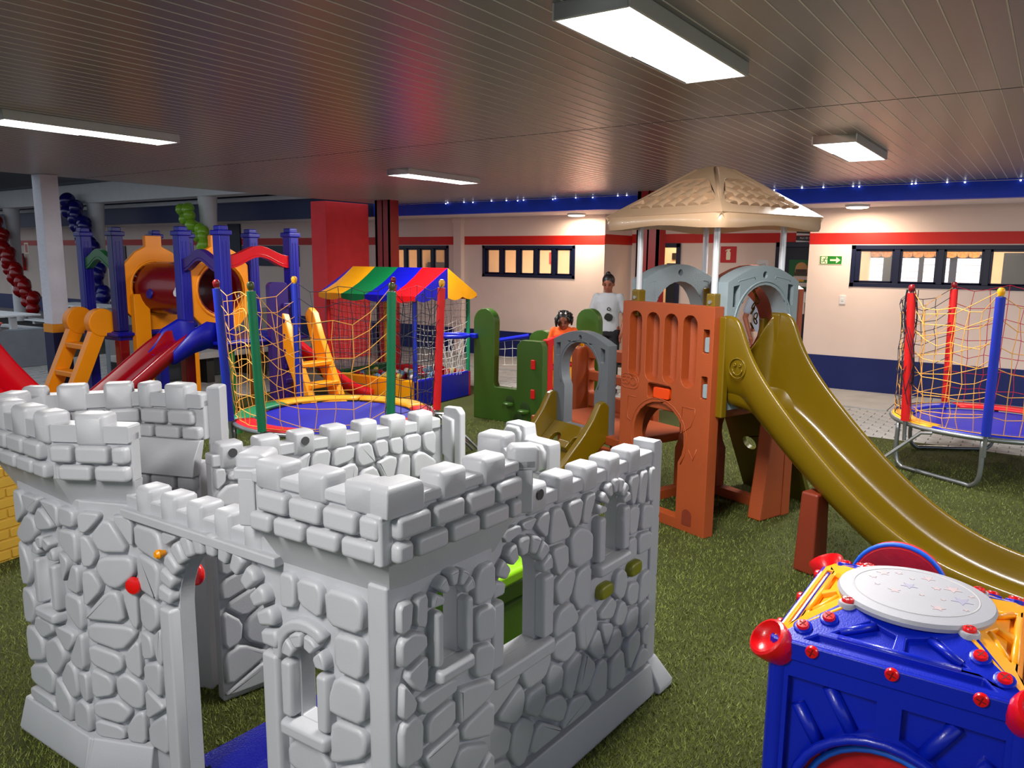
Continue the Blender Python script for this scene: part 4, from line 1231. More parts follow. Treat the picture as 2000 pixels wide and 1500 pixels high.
# ------------------------------------------------------------------ ball pit with striped canopy
M_vy = mat('yellow_vinyl', (246, 178, 28), rough=.3, var=.06, bump=.25, bscale=10)
M_vg = mat('green_vinyl', (10, 104, 62), rough=.3, var=.06, bump=.25, bscale=10)
M_vb = mat('blue_vinyl', (14, 22, 150), rough=.3, var=.06, bump=.25, bscale=10)
M_vr = mat('red_vinyl', (222, 20, 30), rough=.3, var=.06, bump=.25, bscale=10)
BX, BY = 1.46, 1.14
pit = thing('ball_pit', 'ball pit with yellow and blue vinyl walls, net sides and striped canopy', 'ball pit', (-6.10, 6.80, 0), math.radians(2.5))
zt = .335
for nm, m, a, b in (('wall_pad', M_vy, (-BX, 0, .0), (0, .07, zt)), ('wall_pad', M_vb, (-.07, .0, 0), (0, BY, zt)), ('wall_pad', M_vg, (-BX, 0, 0), (-BX + .07, BY, zt)), ('wall_pad', M_vr, (-BX, BY - .07, 0), (0, BY, zt))):
    MB().box(a, b).build(nm, m, pit, bevel=.02, seg=3)
MB().box((-BX + .07, .07, 0), (-.07, BY - .07, .15)).build('base_pad', M_vb, pit)
ze_ = 1.335
for (x, y, m) in ((-.03, .03, M_foamB), (-BX + .03, .03, M_foamR), (-BX + .03, BY - .03, M_padY), (-.03, BY - .03, M_foamG)):
    MB().tube([(x, y, .1), (x, y, ze_)], .028, 10).build('post', m, pit)
zr_ = 1.66
ym = BY / 2
ov = .05
stripes = [M_vy, M_vg, M_vb, M_vr]
for side in (0, 1):
    ye = -ov if side == 0 else BY + ov
    for k in range(4):
        x0, x1 = -BX - ov + (BX + 2 * ov) * k / 4, -BX - ov + (BX + 2 * ov) * (k + 1) / 4
        rings = []
        for x in (x0, x1):
            ring = []
            for f in (0, .25, .5, .75, 1):
                ring.append((x, ym + (ye - ym) * f, zr_ + (ze_ - zr_) * f - .035 * math.sin(PI * f)))
            ring2 = [(p[0], p[1], p[2] - .006) for p in reversed(ring)]
            rings.append(ring + ring2)
        MB().loft(rings).build('canopy_stripe', stripes[k], pit)
        # scalloped valance
        w = (x1 - x0)
        sc = [(0, 0), (w, 0), (w, -.055)] + [(w * (1 - i / 8), -.055 - .03 * math.sin(PI * i / 8)) for i in range(1, 8)] + [(0, -.055)]
        MB().plate(Fr((x0, ye, ze_ + .005), (1, 0, 0), (0, 0, 1), (0, -1 if side == 0 else 1, 0)), sc, (), .004, -.002).build('valance', stripes[k], pit)
for xs, nn in ((ov, 1), (-BX - ov, -1)):
    fr = Fr((xs, -ov, ze_), (0, 1, 0), (0, 0, 1), (nn, 0, 0))
    W = BY + 2 * ov
    half = W / 2
    scl = lambda a, b, n: [(a + (b - a) * i / n, -.035 - .035 * abs(math.sin(PI * 2 * i / n))) for i in range(n + 1)]
    MB().plate(fr, [(half, zr_ - ze_)] + [(0, 0)] + scl(0.0, half, 12), (), .004, -.002).build('gable', M_vb, pit)
    MB().plate(fr, [(W, 0), (half, zr_ - ze_)] + scl(half, W, 12), (), .004, -.002).build('gable', M_vy, pit)
def flat_net(o, A, B, z0, z1, cell, r, seed, sagv=.05):
    rn = random.Random(seed)
    A, B = Vector(A), Vector(B); L = (B - A).length
    nc, nr = max(2, int(L / cell)), max(2, int((z1 - z0) / cell))
    nrm = Vector((-(B - A).y, (B - A).x, 0)).normalized()
    G = [[A + (B - A) * (q / nc) + Vector((0, 0, z1 - (z1 - z0) * (f / nr) - sagv * math.sin(PI * q / nc) * (1 - f / nr))) + nrm * rn.uniform(-.012, .012) + Vector((rn.uniform(-.006, .006), 0, rn.uniform(-.008, .008))) for q in range(nc + 1)] for f in range(nr + 1)]
    for l in G: o.tube(l, r, 3, caps=False)
    for q in range(nc + 1): o.tube([G[f][q] for f in range(nr + 1)], r, 3, caps=False)
    return o
flat_net(MB(), (-BX + .05, .03, 0), (-.05, .03, 0), zt, ze_ - .04, .075, .0022, 1).build('net_panel', M_cordK, pit, fixn=False)
flat_net(MB(), (-.03, .05, 0), (-.03, BY - .05, 0), zt, ze_ - .04, .075, .0022, 2, .12).build('net_panel', M_cordW, pit, fixn=False)
flat_net(MB(), (-BX + .05, BY - .03, 0), (-.05, BY - .03, 0), zt, ze_ - .04, .085, .0020, 3).build('net_panel', M_cordK, pit, fixn=False)
flat_net(MB(), (-BX + .03, .05, 0), (-BX + .03, BY - .05, 0), zt, ze_ - .04, .085, .0020, 4).build('net_panel', M_cordW, pit, fixn=False)
ballm = [('light blue', (142, 196, 232)), ('red', (206, 24, 44)), ('yellow', (236, 214, 110)), ('white', (236, 232, 230)), ('olive green', (120, 130, 50))]
pm0 = {}
rq = random.Random(21)
Mp = Matrix.Translation((-6.10, 6.80, 0)) @ Matrix.Rotation(math.radians(2.5), 4, 'Z')
spots = []
for ly in range(2):
    for i in range(300):
        x, y = rq.uniform(-1.30, -.11), rq.uniform(.11, 1.02)
        h = .06 + .038 + ly * .062 + .07 * max(0, 1 - (abs(x + .3) / .6)) * ly
        if all((x - a) ** 2 + (y - b) ** 2 + (h - c_) ** 2 > .0755 ** 2 for a, b, c_ in spots): spots.append((x, y, h))
        if len(spots) > (70 if ly == 0 else 120): break
for k, (x, y, h) in enumerate(spots):
    nm, rgb = ballm[rq.choice((0, 0, 1, 1, 2, 3, 0, 4))]
    if nm not in pm0:
        pm0[nm] = MB().ball((0, 0, 0), .0375, 12, 8).build('ball', plastic('ball_' + nm.replace(' ', '_'), rgb, .3), None, smooth='full')
        o = pm0[nm]
    else: o = copy_obj(pm0[nm])
    o.location = Mp @ Vector((x, y, h + .125))
    tag(o, '%s plastic ball lying in the ball pit' % nm, 'ball', 'balls in the ball pit')
# ------------------------------------------------------------------ blue, yellow and red playground behind
M_pblue = plastic('play_blue', (8, 16, 134), .4)
M_pnavy = plastic('play_navy', (24, 24, 96), .4)
M_pyel = plastic('play_yellow', (246, 160, 12), .4)
M_pmar = plastic('play_maroon', (116, 4, 22), .25, .3)
M_pred = plastic('play_red', (196, 8, 34), .25, .3)
M_pgrn = plastic('play_green', (10, 96, 48), .35)
M_ppur = plastic('play_purple', (52, 26, 104), .4)
M_porg = plastic('play_orange', (214, 84, 30), .4)
pg = thing('playground_set', 'blue and yellow plastic playground with maroon tunnel, yellow ladder and red slide', 'playground')
PZ = .95
def post(x, y, low, z1=2.03, m=M_pblue):
    w = .062
    o = MB().cbox((x, y, (PZ + z1) / 2), (2 * w, 2 * w, z1 - PZ)).build('post', m, pg, bevel=.018, seg=3)
    MB().cbox((x, y, z1 - .02), (2 * w + .03, 2 * w + .03, .05)).cbox((x, y, z1 + .025), (2 * w - .02, 2 * w - .02, .05)).build('post_cap', m, o, bevel=.012)
    for s in (-.02, .02):
        MB().box((x + w - .002, y + s - .008, PZ + .05), (x + w + .004, y + s + .008, z1 - .1)).build('groove_rib', m, o, bevel=.003)
    MB().cbox((x, y, PZ / 2), (2 * w - .012, 2 * w - .012, PZ)).build('lower_post', low, o, bevel=.015)
    MB().loft([[(x + r * math.cos(t), y + r * math.sin(t), z) for t in [2 * PI * k / 12 for k in range(12)]] for r, z in ((.12, 0), (.11, .03), (.075, .07))]).build('foot', low, o)
RTX0, RTX1, RTY0, RTY1 = -7.45, -6.77, 4.73, 5.58
LTX0, LTX1, LTY0, LTY1 = -9.06, -8.40, 4.55, 5.40
post(RTX1, RTY0, M_pgrn); post(RTX1, RTY1, M_porg); post(RTX0, RTY0, M_pmar, m=M_pblue); post(RTX0, RTY1, M_pyel)
post(LTX1, LTY0, M_pmar, m=M_pnavy); post(LTX1, LTY1, M_pyel); post(LTX0, LTY0, M_pblue); post(LTX0, LTY1, M_pblue)
for a, b in (((RTX0 - .06, RTY0 - .06), (RTX1 + .06, RTY1 + .06)), ((LTX0 - .06, LTY0 - .06), (LTX1 + .06, LTY1 + .06))):
    MB().box((a[0], a[1], PZ - .10), (b[0], b[1], PZ)).box((a[0] - .05, a[1] - .05, PZ - .05), (b[0] + .05, b[1] + .05, PZ - .012)).build('platform', M_pblue, pg, bevel=.015)
# tunnel between the two towers
yc, zc_ = (LTY0 + LTY1) / 2, 1.42
def oct_plate(x, yc_, hw):
    fr = Fr((x, yc_, zc_), (0, 1, 0), (0, 0, 1), (1, 0, 0))
    out = [(-.10, -.55), (.10, -.55), (.10, -.47), (.22, -.40), (hw, -.26), (hw, .26), (.22, .40), (.10, .46), (.10, .58), (-.10, .58), (-.10, .46), (-.22, .40), (-hw, .26), (-hw, -.26), (-.22, -.40), (-.10, -.47)]
    o = MB().plate(fr, out, [circ(0, 0, .275, 24)], .03, -.03).build('tunnel_plate', M_pyel, pg, bevel=.012)
    MB().tube([fr.p(y, z, .03) for y, z in circ(0, 0, .30, 28)], .014, 6, closed=True).build('plate_rim', M_pyel, o, smooth='full')
    return o
oct_plate(LTX1 + .0, yc, .36); oct_plate(RTX0, (RTY0 + RTY1) / 2, .36)
ya, yb = yc, (RTY0 + RTY1) / 2
rings = []
for k in range(9):
    f = k / 8
    x = LTX1 - .01 + (RTX0 - LTX1 + .02) * f; y = ya + (yb - ya) * f
    r = .295 - (.02 if k in (0, 8) else 0)
    rings.append([(x, y + r * math.cos(t), zc_ + r * math.sin(t)) for t in [2 * PI * q / 28 for q in range(28)]])
inner = [[(p[0], y0 + (p[1] - y0) * .93, zc_ + (p[2] - zc_) * .93) for p in r_] for r_, y0 in ((rings[k], ya + (yb - ya) * k / 8) for k in range(8, -1, -1))]
MB().loft(rings + inner + [rings[0]], caps=False).build('tunnel', M_pmar, pg, smooth='full')
M_porthole = mat('clear_porthole', (226, 230, 236), rough=.2, var=0)
for f, zz in ((.30, -.05), (.72, -.02)):
    x = LTX1 + (RTX0 - LTX1) * f; y = ya + (yb - ya) * f - .288
    MB().lathe([(.06, 0), (.055, .012), (.04, .015)], (x, y, zc_ + zz), 16, (0, -1, 0.15)).build('porthole', M_porthole if f > .5 else M_pblue, pg)
# arched top rails
def arch_rail(A, B, z, m, h=.13):
    A, B = Vector(A), Vector(B); L = (B - A).length; d = (B - A).normalized(); n = Vector((d.y, -d.x))
    fr = Fr((A.x, A.y, z), (d.x, d.y, 0), (0, 0, 1), (n.x, n.y, 0))
    up, lo = [], []
    for k in range(15):
        f = k / 14
        w = .5 - .5 * math.cos(2 * PI * f)
        up.append((L * f, h + .10 * w ** 1.2)); lo.append((L * f, .0 + .115 * w ** 1.2))
    o = MB().plate(fr, lo + up[::-1], (), .035, -.035).build('arch_rail', m, pg, bevel=.012)
    emboss(Fr(fr.p(0, 0, .035), fr.ex, fr.ey, fr.en), [(x, z_ + .03) for x, z_ in lo[1:-1]], o, m, .005, 0, False)
arch_rail((LTX0 + .03, LTY0), (LTX1 - .03, LTY0), 1.62, M_pgrn)
arch_rail((RTX0 + .03, RTY0), (RTX1 - .03, RTY0), 1.62, M_ppur)
arch_rail((RTX1, RTY0 + .03), (RTX1, RTY1 - .03), 1.66, M_pred)
# maroon slide with blue hood
def chute(name, A, B, w, z0, z1, m, parent, hood=None, lip=.10, lanes=1, pts=None):
    """open slide from A (height z0) to B (height z1)"""
    A, B = Vector(A), Vector(B); d = (B - A).normalized(); s = Vector((-d.y, d.x)); L = (B - A).length
    prof = pts or [(0, 1.0), (.06, .985), (.2, .84), (.45, .52), (.7, .22), (.86, .07), (1.0, .0)]
    path = bez([Vector((f * L, z1 + (z0 - z1) * g, 0)) for f, g in prof], 4)
    rings = []
    for q in path:
        c0 = A + d * q.x; z = q.y
        sec = [(-w / 2, -.04), (-w / 2, lip), (-w / 2 + .02, lip + .015), (-w / 2 + .045, lip), (-w / 2 + .07, .02), (-w / 4, 0)]
        sec += [(0, 0.0)] if lanes == 1 else [(-.05, .01), (-.02, .055), (.02, .055), (.05, .01)]
        sec += [(w / 4, 0), (w / 2 - .07, .02), (w / 2 - .045, lip), (w / 2 - .02, lip + .015), (w / 2, lip), (w / 2, -.04)]
        rings.append([(c0.x + s.x * a, c0.y + s.y * a, z + b) for a, b in sec])
    return MB().loft(rings).build(name, m, parent, smooth='full')
so_ = chute('slide', ((RTX0 + RTX1) / 2, RTY0 - .25), ((RTX0 + RTX1) / 2 - .05, RTY0 - 1.75), .50, .93, .10, M_pmar, pg)
xm = (RTX0 + RTX1) / 2
hood = []
for (y, z, h, w) in ((RTY0 + .02, .93, .17, .56), (RTY0 - .15, .93, .20, .56), (RTY0 - .32, .89, .16, .54), (RTY0 - .52, .80, .07, .52)):
    hood.append([(xm - w / 2, y, z - .05), (xm - w / 2, y, z + h), (xm - w / 2 + .03, y, z + h + .012), (xm - w / 2 + .06, y, z + h - .01), (xm - w / 2 + .08, y, z + .015), (xm + w / 2 - .08, y, z + .015), (xm + w / 2 - .06, y, z + h - .01), (xm + w / 2 - .03, y, z + h + .012), (xm + w / 2, y, z + h), (xm + w / 2, y, z - .05)])
MB().loft(hood).build('slide_hood', M_pblue, pg, smooth='full')
# yellow ladder with round heads
def ladder(x0, x1, yt, zt_, yb, m, nst=3, head=.13):
    la = empty('ladder'); la.parent = pg
    for x in (x0, x1):
        A, B = Vector((yt, zt_)), Vector((yb, 0.0)); d = (B - A).normalized(); n = Vector((-d.y, d.x))
        w = .075
        pts = [A + n * w + d * .1, A - n * w + d * .1, B - n * w, B + n * w]
        fr = Fr((x, 0, 0), (0, 1, 0), (0, 0, 1), (1, 0, 0))
        MB().plate(fr, [tuple(p) for p in pts], (), .05, -.05).build('rail', m, la, bevel=.012)
        MB().lathe([(head - .01, -.06), (head, -.05), (head, .05), (head - .01, .06)], (x, A.x, A.y + .0), 24, (1, 0, 0)).build('rail_head', m, la, bevel=.006)
    for k in range(nst):
        f = (k + .9) / (nst + .6)
        y, z = yt + (yb - yt) * f, zt_ * (1 - f)
        MB().box((x0, y - .07, z - .03), (x1, y + .07, z + .03)).build('step', m, la, bevel=.012)
ladder(LTX0 + .02, LTX1 - .16, LTY0 - .14, 1.05, LTY0 - .62, M_pyel, head=.155)
MB().plate(Fr((LTX1 + .10, LTY0 + .18, 0), (0, 1, 0), (0, 0, 1), (1, 0, 0)), rrect(-.09, .35, .09, 1.36, .03, 3), (), .04, -.04).build('guard_panel', M_pyel, pg, bevel=.012)
# purple climbing panel and yellow ramp on the right
pp_ = MB().plate(Fr((RTX1 + .12, RTY0 + .55, 0), (.25, .97, 0), (0, 0, 1), (.97, -.25, 0)), rrect(-.10, 0, .10, 1.52, .05, 4), (), .05, -.05).build('climbing_panel', M_ppur, pg, bevel=.015)
for k in range(7):
    MB().cbox((RTX1 + .20, RTY0 + .60, .32 + .16 * k), (.03, .09, .05), .0).build('climbing_grip', M_ppur, pp_, bevel=.008)
rp = empty('yellow_ladder'); rp.parent = pg; rp.name = 'ladder'
for yy in (RTY1 - .25, RTY1 + .15):
    fr = Fr((0, yy, 0), (1, 0, 0), (0, 0, 1), (0, -1, 0))
    MB().plate(fr, [(RTX1 + .05, 1.16), (RTX1 + .12, 1.24), (RTX1 + .20, 1.18), (RTX1 + .30, .90), (RTX1 + .72, 0), (RTX1 + .54, 0), (RTX1 + .14, .85)], (), .04, -.04).build('rail', M_pyel, rp, bevel=.014)
for f in (.25, .5, .75):
    MB().box((RTX1 + .16 + .44 * f, RTY1 - .25, .84 * (1 - f)), (RTX1 + .32 + .44 * f, RTY1 + .15, .84 * (1 - f) + .05)).build('step', M_pyel, rp, bevel=.012)
chute('slide', ((RTX0 + RTX1) / 2, RTY1 + .05), ((RTX0 + RTX1) / 2 + .35, RTY1 + 1.05), .46, .85, .12, M_pred, pg)

# red double slide at the far side, near the low wall
rs = thing('red_double_slide', 'glossy red double-lane slide running down beside the yellow ladder', 'slide')
chute('chute', (-8.62, 3.00), (-7.66, 3.46), .74, .90, .12, M_pred, rs, lanes=2, lip=.13, pts=[(0, 1.0), (.12, .93), (.35, .58), (.6, .27), (.82, .08), (1.0, .0)])
MB().box((-8.72, 2.86, 0), (-8.46, 3.12, .80)).build('slide_support', M_pred, rs, bevel=.02)
pl = thing('green_storage_box', 'dark green plastic box beside the foot of the red double slide', 'box', (-7.80, 4.08, 0), .5)
MB().plate(Fr((0, 0, 0), (1, 0, 0), (0, 1, 0), (0, 0, 1)), rrect(-.17, -.11, .17, .11, .05, 4), (), .42, .0).build('box_body', plastic('bottle_green', (34, 62, 24), .4), pl, bevel=.02)
# ------------------------------------------------------------------ low module of the slide tower: small arch, climber, slatted panel
def tl(x, y, z): return Vector((x, y, z))
X0, Y0, Y1, ZD_, = .08, 1.05, 1.70, .50
fa_ = Fr((X0, Y0, 0), (0, 1, 0), (0, 0, 1), (-1, 0, 0))
w = Y1 - Y0
M_garch2 = plastic('dark_grey_plastic', (98, 104, 110), .5, var=.05, bump=.3)
top = [(w - w * i / 10, 1.155 + .085 * math.sin(PI * i / 10)) for i in range(11)]
oa = MB().plate(fa_, [(0, .42), (w, .42)] + top, [keyhole(w / 2, .925, .225, .18, .48, 18), [(.035, 1.02), (.085, 1.02), (.085, 1.13), (.035, 1.12)], [(w - .085, 1.02), (w - .035, 1.02), (w - .035, 1.12), (w - .085, 1.13)], circ(w / 2, 1.19, .018, 10)], 0, -.09).build('low_arch', M_garch2, tower, bevel=.008)
emboss(fa_, [(w / 2 + .246 * math.cos(t), .925 + .246 * math.sin(t)) for t in [PI * k / 20 for k in range(-3, 24)]], oa, M_garch2, .005, 0, False)
# deck, side walls
MB().box((X0, Y0 - .2, .40), (X0 + .72, Y1 + .3, .47)).build('low_deck', M_brown, tower, bevel=.012)
for yy, nm in ((Y1, 'low_side'), ):
    MB().box((X0 + .60, yy + .42, 0), (X0 + .74, yy + .50, 1.0)).build(nm, M_brown, tower, bevel=.015)
MB().box((X0 + .10, Y1 + .0, 0), (X0 + .18, Y1 + .06, .86)).build('low_post', M_brown, tower, bevel=.012)
MB().box((X0 + .02, Y0 - .10, 0), (X0 + .10, Y0 - .02, .42)).build('low_leg', M_brown, tower, bevel=.012)
fb_ = Fr((X0 + .72, Y0 + .22, 0), (0, 1, 0), (0, 0, 1), (-1, 0, 0))
wb = w + .25
MB().plate(fb_, [(0, 0), (wb, 0), (wb, 1.10), (wb - .22, 1.10), (wb - .24, 1.00), (0, 1.00)], [rrect(.10, .78, wb - .07, .90, .03, 3), rrect(.10, .58, wb - .07, .70, .03, 3), rrect(.10, .34, wb - .07, .46, .03, 3), rrect(.10, .10, wb - .07, .24, .03, 3)], 0, -.08).build('slatted_panel', M_brown, tower, bevel=.012)
# ochre climber with holes and blocks
A, B = Vector((X0 - .02, .50)), Vector((X0 - .56, .0))
d = (B - A).normalized()
fcl = Fr((A.x, (Y0 + Y1) / 2, A.y), (0, 1, 0), (d.x, 0, d.y), (d.y, 0, -d.x))
if fcl.en.z < 0: fcl.en = -fcl.en
Lc_ = (B - A).length
cw = .27
oc = MB().plate(fcl, [(-cw, 0), (cw, 0), (cw, Lc_), (-cw, Lc_)], [circ(.12, .16, .055, 14), circ(-.12, .14, .05, 14, .035), circ(-.10, .40, .05, 14), circ(.13, .42, .055, 14), circ(0, .58, .05, 14)], .0, -.04).build('climber', M_gold, tower, bevel=.008)
for x, t in ((-.08, .22), (.15, .27), (.02, .36), (-.14, .52), (.12, .60)):
    MB().cbox((x, t, .03), (.13, .07, .07), fr=fcl).build('foothold', M_gold, oc, bevel=.012)
for sg in (-1, 1):
    y = (Y0 + Y1) / 2 + sg * (cw + .03)
    fs_ = Fr((0, y, 0), (1, 0, 0), (0, 0, 1), (0, -1, 0))
    prof = [(X0 + .03, .44), (X0 + .03, .70), (X0 - .02, .74), (X0 - .07, .72), (X0 - .14, .60), (X0 - .22, .50), (X0 - .60, .12), (X0 - .64, .0), (X0 - .52, .0)]
    MB().plate(fs_, prof, (), .03, -.03).build('climber_side', M_gold, oc, bevel=.014)
# ochre holed climbing wall and small chute at the rear of the tower
fk = Fr((A_ + .42, .36, 0), (0, 1, 0), (-.40, 0, .84), (-.9, 0, -.42))
MB().plate(fk, [(-.30, 0), (.30, 0), (.30, .95), (-.30, .95)], [circ(-.1, .25, .06, 12), circ(.12, .45, .06, 12), circ(-.12, .62, .06, 12), circ(.12, .78, .06, 12)], 0, -.04).build('rear_climber', plastic('olive_plastic', (84, 80, 20), .4), tower, bevel=.01)

# ------------------------------------------------------------------ green activity house with hoop and noughts-and-crosses blocks
M_hg = plastic('house_green', (56, 88, 26), .42)
M_hr = plastic('house_red', (206, 26, 34), .38)
M_hy = plastic('house_yellow', (248, 176, 20), .38)
M_ink = mat('black_ink', (16, 14, 14), rough=.5, var=0)
hs_ = thing('activity_house', 'green plastic activity house with blue hoop and red block panel', 'activity house', (-5.27, 6.85, 0), 0)
F1 = Fr((0, 0, 0), (1, 0, 0), (0, 0, 1), (0, -1, 0))
W_ = .92
out = [(0, 0), (W_, .0), (W_, .86), (W_ - .03, .92), (W_ - .28, .92), (W_ - .335, .86), (W_ - .335, .38), (.295, .38), (.275, .43), (.29, 1.09)]
out += [(.145 + .145 * math.cos(t), 1.09 + .15 * math.sin(t)) for t in [PI * k / 10 for k in range(1, 10)]] + [(0, 1.09)]
o1 = MB().plate(F1, out, (), 0, -.10).build('front_board', M_hg, hs_, bevel=.012)
for x, z, r in ((.50, .22, .055), (.70, .16, .06), (.62, .02, .07)):
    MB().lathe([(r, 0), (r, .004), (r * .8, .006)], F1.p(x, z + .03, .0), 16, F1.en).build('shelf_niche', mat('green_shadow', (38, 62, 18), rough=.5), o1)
    MB().lathe([(r * 1.05, 0), (r * 1.1, .02), (r * .9, .03)], F1.p(x, z - .02, .03), 16, (0, 0, 1)).build('holder', M_hg, o1)
for z in (.30, .62):
    MB().box((W_ - .14, -.02, z), (W_ - .095, .01, z + .10)).build('peg', M_hr, o1, bevel=.005)
# the hoop
MB().tube([(-.17 + .165 * math.cos(2 * PI * k / 28), -.15 + .165 * math.sin(2 * PI * k / 28), .93) for k in range(28)], .022, 10, closed=True).build('hoop', mat('hoop_blue', (10, 40, 190), rough=.35), hs_, smooth='full')
MB().box((-.03, -.05, .905), (.06, .03, .955)).build('hoop_bracket', mat('hoop_blue', (10, 40, 190)), hs_, bevel=.01)
nb = MB()
for k in range(14):
    a = 2 * PI * k / 14
    pts = []
    for q in range(7):
        f = q / 6; r = .16 - .075 * math.sin(f * PI * .55); aa = a + (.22 if q % 2 else 0) * (1 if k % 2 else -1)
        pts.append((-.17 + r * math.cos(aa), -.15 + r * math.sin(aa), .92 - .42 * f))
    nb.tube(pts, .0032, 4, caps=False)
nb.build('hoop_net', M_cordW, hs_, smooth='full', fixn=False)
# red panel with turning yellow blocks along the side
F2 = Fr((W_ - .002, .103, 0), (0, 1, 0), (0, 0, 1), (1, 0, 0))
D_ = .92
win = [rrect(.10 + i * .285, .10 + j * .27, .345 + i * .285, .335 + j * .27, .02, 2) for i in range(3) for j in range(3)]
o2 = MB().plate(F2, [(0, 0), (D_, 0), (D_, .93), (.72, .96), (.5, .97), (.2, .95), (0, .93)], win, 0, -.07).build('block_panel', M_hr, hs_, bevel=.01)
marks = {(0, 0): 'O', (1, 0): '', (2, 0): 'O', (0, 1): 'O', (1, 1): '', (2, 1): 'X', (0, 2): 'O', (1, 2): '', (2, 2): 'X'}
for (i, j), ch_ in marks.items():
    cx, cz = .2225 + i * .285, .2175 + j * .27
    b = MB().plate(F2, rrect(cx - .085, cz - .105, cx + .085, cz + .105, .025, 3), (), .03, -.11).build('turning_block', M_hy, o2, bevel=.01)
    if ch_: text_obj('block_mark', ch_, .19, mframe(Fr(F2.o, F2.ex, F2.ey, F2.en), cx, cz - .01, .031), M_ink, b, .001)
# rear boards and the bar with netting
F3 = Fr((0, D_ + .11, 0), (1, 0, 0), (0, 0, 1), (0, -1, 0))
def board(fr, x0, x1, zs_, zt_, nm):
    c_ = (x0 + x1) / 2; r = (x1 - x0) / 2
    MB().plate(fr, [(x0, 0), (x1, 0), (x1, zs_)] + [(c_ + r * math.cos(t), zs_ + (zt_ - zs_) * math.sin(t)) for t in [PI * k / 10 for k in range(1, 10)]] + [(x0, zs_)], (), 0, -.10).build(nm, M_hg, hs_, bevel=.012)
board(F3, .72, 1.02, 1.07, 1.22, 'rear_board')
board(F3, .06, .40, .80, .93, 'rear_board')
MB().tube([(.04, .08, .80), (-.22, D_ - .42, .79), (-.20, D_ - .20, .80), (.10, D_ + .04, .86)], .026, 10).build('net_bar', mat('hoop_blue', (10, 40, 190)), hs_)
flat_net(MB(), (-.20, D_ - .20, 0), (.10, D_ + .04, 0), .50, .80, .08, .003, 8, .0).build('bar_net', M_cordW, hs_, fixn=False)

# ------------------------------------------------------------------ things inside and beside the castle
def cw_(u, v, z=0): 
    a = math.radians(86.5); return Vector((-1.251 + u * math.cos(a) - v * math.sin(a), 1.292 + u * math.sin(a) + v * math.cos(a), z))
bn = thing('green_play_table', 'green plastic play table with lime top inside the castle', 'table', tuple(cw_(1.12, .66)), math.radians(86.5))
MB().box((-.19, -.14, 0), (.19, .14, .48)).build('table_body', M_green_in, bn, bevel=.02)
MB().box((-.21, -.16, .48), (.21, .16, .545)).build('table_top', M_lime, bn, bevel=.02)
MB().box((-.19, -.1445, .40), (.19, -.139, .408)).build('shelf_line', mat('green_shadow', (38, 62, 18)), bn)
bl = thing('blue_ribbed_mat', 'glossy blue ribbed plastic sheet on turf inside the castle doorway', 'mat', tuple(cw_(.335, .80)), math.radians(86.5))
mb = MB()
n = 12
prof = []
for k in range(n * 4 + 1):
    f = k / (n * 4)
    prof.append((-.26 + .56 * f, .024 + .011 * math.sin(2 * PI * n * f)))
ringA = [(-.26, y, z) for y, z in prof] + [(-.26, .30, 0.0), (-.26, -.26, 0.0)]
ringB = [(.37, y, z) for y, z in prof] + [(.37, .30, 0.0), (.37, -.26, 0.0)]
mb.loft([ringA, ringB]).build('ribbed_sheet', plastic('glossy_blue', (6, 16, 120), .15, .5), bl)
fpan = bpy.data.objects['front_panel.001'] if 'front_panel.001' in bpy.data.objects else None
for q_ in bpy.data.objects:
    if q_.name.startswith('front_panel') and q_.parent == castle: fpan = q_
kn = MB().ball((.12, 1.12, .70), .043, 16, 10, (.6, 1, 1)).build('door_knob', M_redk, fpan, smooth='full')
MB().tube([(.12, 1.12, .70), (-.04, 1.165, .71)], .012, 8).build('knob_stem', M_yel_s, fpan)
MB().lathe([(.012, -.02), (.016, .004), (.010, .012)], frf.p(.962, .855, .028), 10, frf.en).build('yellow_peg', M_yel_s, fpan)
# yellow brick playhouse at the edge of the frame
M_ybr = plastic('ochre_brick_plastic', (206, 168, 70), .55)
yh = thing('brick_playhouse', 'ochre yellow plastic playhouse wall moulded with bricks beside the castle', 'playhouse', (-4.93, 2.02, 0), math.radians(98))
FY = Fr((0, 0, 0), (-1, 0, 0), (0, 0, 1), (0, -1, 0))
FY = Fr((0, 0, 0), (-1, 0, 0), (0, 0, 1), (0, -1, 0))
MB().plate(FY, [(-.10, 0), (1.3, 0), (1.3, .58), (-.10, .58)], (), 0, -.08).build('wall_body', M_ybr, yh, bevel=.01)
MB().box((-1.25, .0, .58), (-.95, .08, 1.0)).build('upper_post', plastic('dark_brown_post', (70, 44, 30)), yh, bevel=.01)
bmesh_b = None
for r in range(9):
    z0 = .015 + r * .062
    x = -.09 + (0 if r % 2 else -.07)
    while x < 1.25:
        a, b = max(x + .004, -.095), min(x + .136, 1.29)
        if b - a > .03:
            MB().stone(FY, rrect(a, z0, b, z0 + .054, .006, 1), .009, .005).build('brick', M_ybr, yh)
        x += .14
